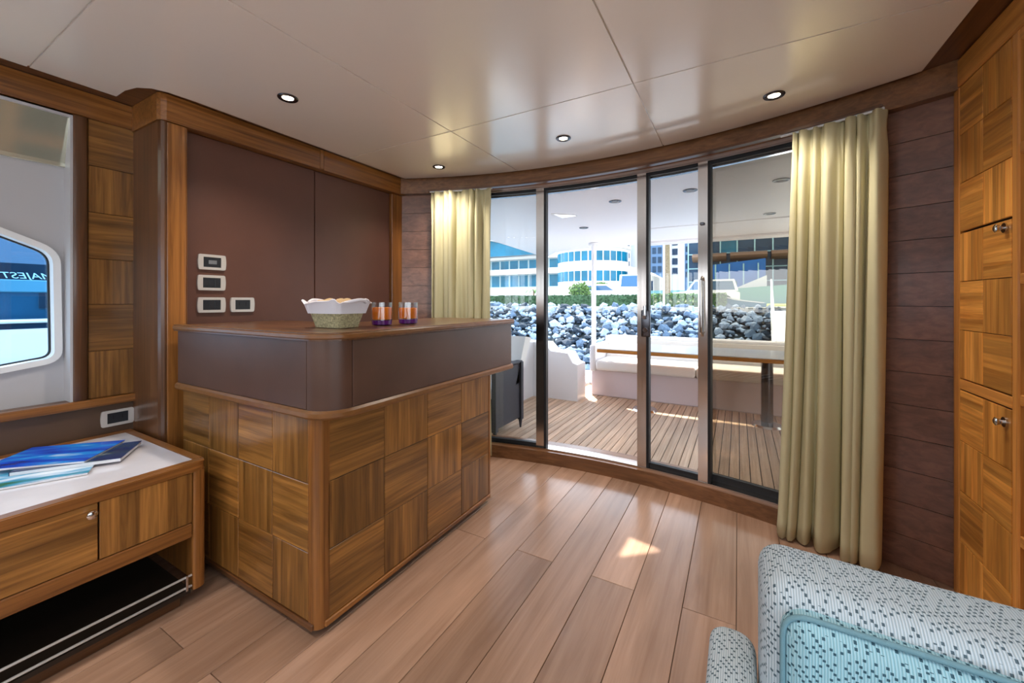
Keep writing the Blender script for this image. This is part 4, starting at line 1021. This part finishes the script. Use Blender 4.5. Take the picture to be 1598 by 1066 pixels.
b2 = thing('rotunda_building', 'round white two storey drum building with teal ribbon windows', 'building', (rc[0], rc[1], .93))
MB().lathe([(3.5, 0), (3.5, 5.2), (3.72, 5.25), (3.72, 5.5), (.5, 5.7)], (rc[0], rc[1], .93), n=48).build('drum', 'facade_white', b2, smooth=True)
for z0, z1 in ((3.05, 4.0), (4.95, 5.85)):
    for k in range(16):
        a0, a1 = -PI+PI*k/16+.02, -PI+PI*(k+1)/16-.02; m = MB(); pts = [(rc[0]+3.56*math.cos(a0+(a1-a0)*q/3), rc[1]+3.56*math.sin(a0+(a1-a0)*q/3)) for q in range(4)]+[(rc[0]+3.4*math.cos(a1-(a1-a0)*q/3), rc[1]+3.4*math.sin(a1-(a1-a0)*q/3)) for q in range(4)]
        m.prism(pts, z0, z1).build('window', 'glass_teal', b2)
b3 = thing('annex_building', 'low cream curved annex right of the rotunda', 'building', (bear(985, 46), 46, .93))
MB().prism([(bear(958, 46), .93), (bear(1022, 46), .93), (bear(1022, 46), 3.9), (bear(1005, 46), 4.6), (bear(958, 46), 5.6)], 44.5, 52, 'xz').build('wall', 'facade_cream', b3)
for k in range(3): blk(b3, 'window', (bear(1004+6*k, 44.4), 44.42, 2.0), (bear(1007+6*k, 44.4), 44.5, 3.3), 'glass_navy')
def tower(u0, u1, y, h, mat, label, nx, nz):
    x0_, x1_ = bear(u0, y), bear(u1, y); t = thing('tower', label, 'building', ((x0_+x1_)/2, y+4, .93))
    blk(t, 'wall', (x0_, y, .93), (x1_, y+12, h), mat)
    for i in range(nx):
        for j in range(nz):
            wx, wz = (x1_-x0_)/nx, (h-8)/nz
            blk(t, 'window', (x0_+wx*(i+.18), y-.2, 8+wz*(j+.15)), (x0_+wx*(i+.82), y+.1, 8+wz*(j+.8)), 'glass_navy')
tower(968, 984, 110, 19, 'facade_white', 'pale far tower block with dark windows next to the blue tower', 2, 5)
tower(986, 1000, 126, 19.5, 'tower_blue', 'blue far tower block behind the annex', 2, 5)
tower(1008, 1034, 105, 22, 'tower_blue', 'wide blue far tower left of the palm trunk', 3, 6)
tower(1047, 1060, 115, 26, 'facade_white', 'slim white far tower right of the palm trunk', 1, 7)
tower(1062, 1076, 132, 26, 'tower_blue', 'slim blue far tower next to the glass building', 2, 7)
# glass office building
YG = 40.0; gx0, gx1 = bear(1074, YG), 13.0
gb = thing('glass_building', 'dark blue glass office building with pale mullion grid and brown awnings', 'building', (4, YG+5, .93))
blk(gb, 'core', (gx0, YG+.2, .93), (gx1, YG+12, 9.5), 'glass_navy')
nx_ = 13; dx = (gx1-gx0)/nx_; zz_ = [1.6, 2.9, 4.1, 5.4, 6.6, 7.9, 9.2]
for i in range(nx_):
    for j in range(len(zz_)-1):
        blk(gb, 'pane', (gx0+dx*i+.05, YG+.1, zz_[j]+.05), (gx0+dx*(i+1)-.05, YG+.2, zz_[j+1]-.05), 'glass_teal' if (i*3+j*5) % 7 == 0 else 'glass_navy')
for i in range(nx_+1): blk(gb, 'mullion', (gx0+dx*i-.05, YG-.0, 1.0), (gx0+dx*i+.05, YG+.22, 9.4), 'frame_pale')
for z in zz_: blk(gb, 'transom', (gx0, YG+.02, z-.04), (gx1, YG+.22, z+.04), 'frame_pale')
for k in range(5):
    x0_ = gx0+.4+k*3.0; m = MB(); pts = [(YG+.1-1.1*math.sin(PI*t/8), 4.75+.75*math.cos(PI*t/8)*.5+.3) for t in range(9)]
    m.prism(pts, x0_, x0_+2.7, 'yz').build('awning', 'awning_brown', gb, smooth=True)
sgx0, sgx1 = bear(1106, 38), bear(1195, 38)
sg = thing('blue_hoarding', 'bright blue hoarding panel standing before the glass building', 'hoarding', ((sgx0+sgx1)/2, 38, .93))
MB().prism([(sgx0, .93), (sgx1, .93), (sgx1, 4.6), (sgx0, 4.2)], 38, 38.15, 'xz').build('panel', 'sign_blue', sg)
for k in range(4): blk(sg, 'panel_rib', (sgx0+(sgx1-sgx0)*(k+.5)/4-.05, 37.95, .93), (sgx0+(sgx1-sgx0)*(k+.5)/4+.05, 38, 4.25), 'frame_pale')
gw = thing('garden_wall', 'curving pale aqua garden wall before the glass building', 'wall', (bear(1190, 34), 34, .93))
MB().prism([(bear(1010, 34), .93), (14, .93), (14, 2.5), (bear(1230, 34), 2.3), (bear(1190, 34), 2.2), (bear(1120, 34), 2.0), (bear(1010, 34), 2.0)], 33.6, 34.2, 'xz').build('wall_body', 'wall_aqua', gw)
rp = thing('white_ramp', 'white sloping ramp parapet rising past the blue hoarding', 'ramp', (bear(1165, 36), 36, .93))
MB().prism([(bear(1118, 36), .93), (bear(1196, 36), .93), (bear(1196, 36), 3.1), (bear(1150, 36), 2.2), (bear(1118, 36), 2.1)], 35.4, 36, 'xz').build('parapet', 'facade_white', rp)

# gangway with rails at the right
gy0, gy1 = 14.6, 8.2; gxa, gxb = bear(1222, gy0), bear(1243, gy1)
gwy = thing('gangway', 'white gangway with sloping handrails from the rock bank to the stern', 'gangway', ((gxa+gxb)/2, 11, -.4))
m = MB()
def gpt(t, dx_, z): return Vector((gxa+(gxb-gxa)*t+dx_, gy0+(gy1-gy0)*t, .85+(-.55-.85)*t+z))
for s_ in (-.3, .3):
    MB().tube([gpt(0, s_, .95), gpt(1, s_, .95)], .028, n=8).build('handrail', 'white_paint', gwy)
    MB().tube([gpt(0, s_, .5), gpt(1, s_, .5)], .02, n=8).build('mid_rail', 'white_paint', gwy)
    for k in range(4): MB().tube([gpt(k/3, s_, 0), gpt(k/3, s_, .95)], .02, n=8).build('stanchion', 'white_paint', gwy)
m.bm.free(); m = MB()
q = [gpt(0, -.32, 0), gpt(0, .32, 0), gpt(1, .32, 0), gpt(1, -.32, 0)]
v1 = [m.bm.verts.new(p_) for p_ in q]; v2 = [m.bm.verts.new(p_-Vector((0, 0, .08))) for p_ in q]
m.bm.faces.new(v1); m.bm.faces.new(v2)
for k in range(4): m.bm.faces.new((v1[k], v1[(k+1) % 4], v2[(k+1) % 4], v2[k]))
m.build('walkway', 'white_paint', gwy)

# ================================================================== NEIGHBOURING YACHT seen through the side window
ny = thing('neighbour_yacht', 'white and blue motor yacht moored alongside beyond the side window', 'yacht', (-8, 0, -1.4))
NX = -6.0
MB().prism([(NX-3.4, -1.45), (NX-.5, -1.45), (NX, .2), (NX, .62), (NX-.02, .88), (NX-3.4, .88)], -9, 7, 'xz').build('hull', 'white_gel', ny)
MB().tube([(NX-.02, -9, .955), (NX-.02, 7, .955)], .02, n=8).build('rub_rail', 'white_paint', ny)
MB().box((NX-.10, -9, .88), (NX-.03, 7, .945)).build('toe_band', 'yacht_navy', ny)
MB().box((NX-3.2, -8, .88), (NX-.12, 6, 1.235)).build('side_glass', 'yacht_blue', ny)
MB().box((NX-3.2, -8, 1.235), (NX-.10, 6, 1.36), bev=.01).build('cyan_band', 'yacht_cyan', ny)
MB().box((NX-3.2, -8, 1.36), (NX-.13, 6, 1.52)).build('dark_band', 'yacht_navy', ny)
MB().prism([(NX-3.2, 1.52), (NX-.14, 1.52), (NX-.5, 2.6), (NX-3.2, 2.6)], -7.5, 5, 'xz').build('upper_glass', 'yacht_blue', ny)
MB().box((NX-.13, 1.165, 1.08), (NX-.10, 1.24, 1.235)).build('side_vent', 'yacht_navy', ny)
fc = bpy.data.curves.new('name_text', 'FONT'); fc.body = 'MAJESTY'; fc.size = .085; fc.shear = .3; fc.extrude = .004; fc.align_x = 'LEFT'; fc.space_character = 1.0
tmp = bpy.data.objects.new('tmp', fc); col.objects.link(tmp); dg = bpy.context.evaluated_depsgraph_get()
me = bpy.data.meshes.new_from_object(tmp.evaluated_get(dg)); bpy.data.objects.remove(tmp); bpy.data.curves.remove(fc)
me.materials.clear(); me.name = 'name_reflection'
xs_ = [v.co.x for v in me.vertices]; wd_ = max(xs_)-min(xs_); k_ = .42/wd_
# this boat's name as a reflection, put in as mirrored letters running forward
me.transform(Matrix(((0, 0, 1, NX-.124), (-k_, 0, 0, 1.275), (0, 1, 0, 1.372), (0, 0, 0, 1))))
link('name_reflection', me, 'reflected_letter', ny)
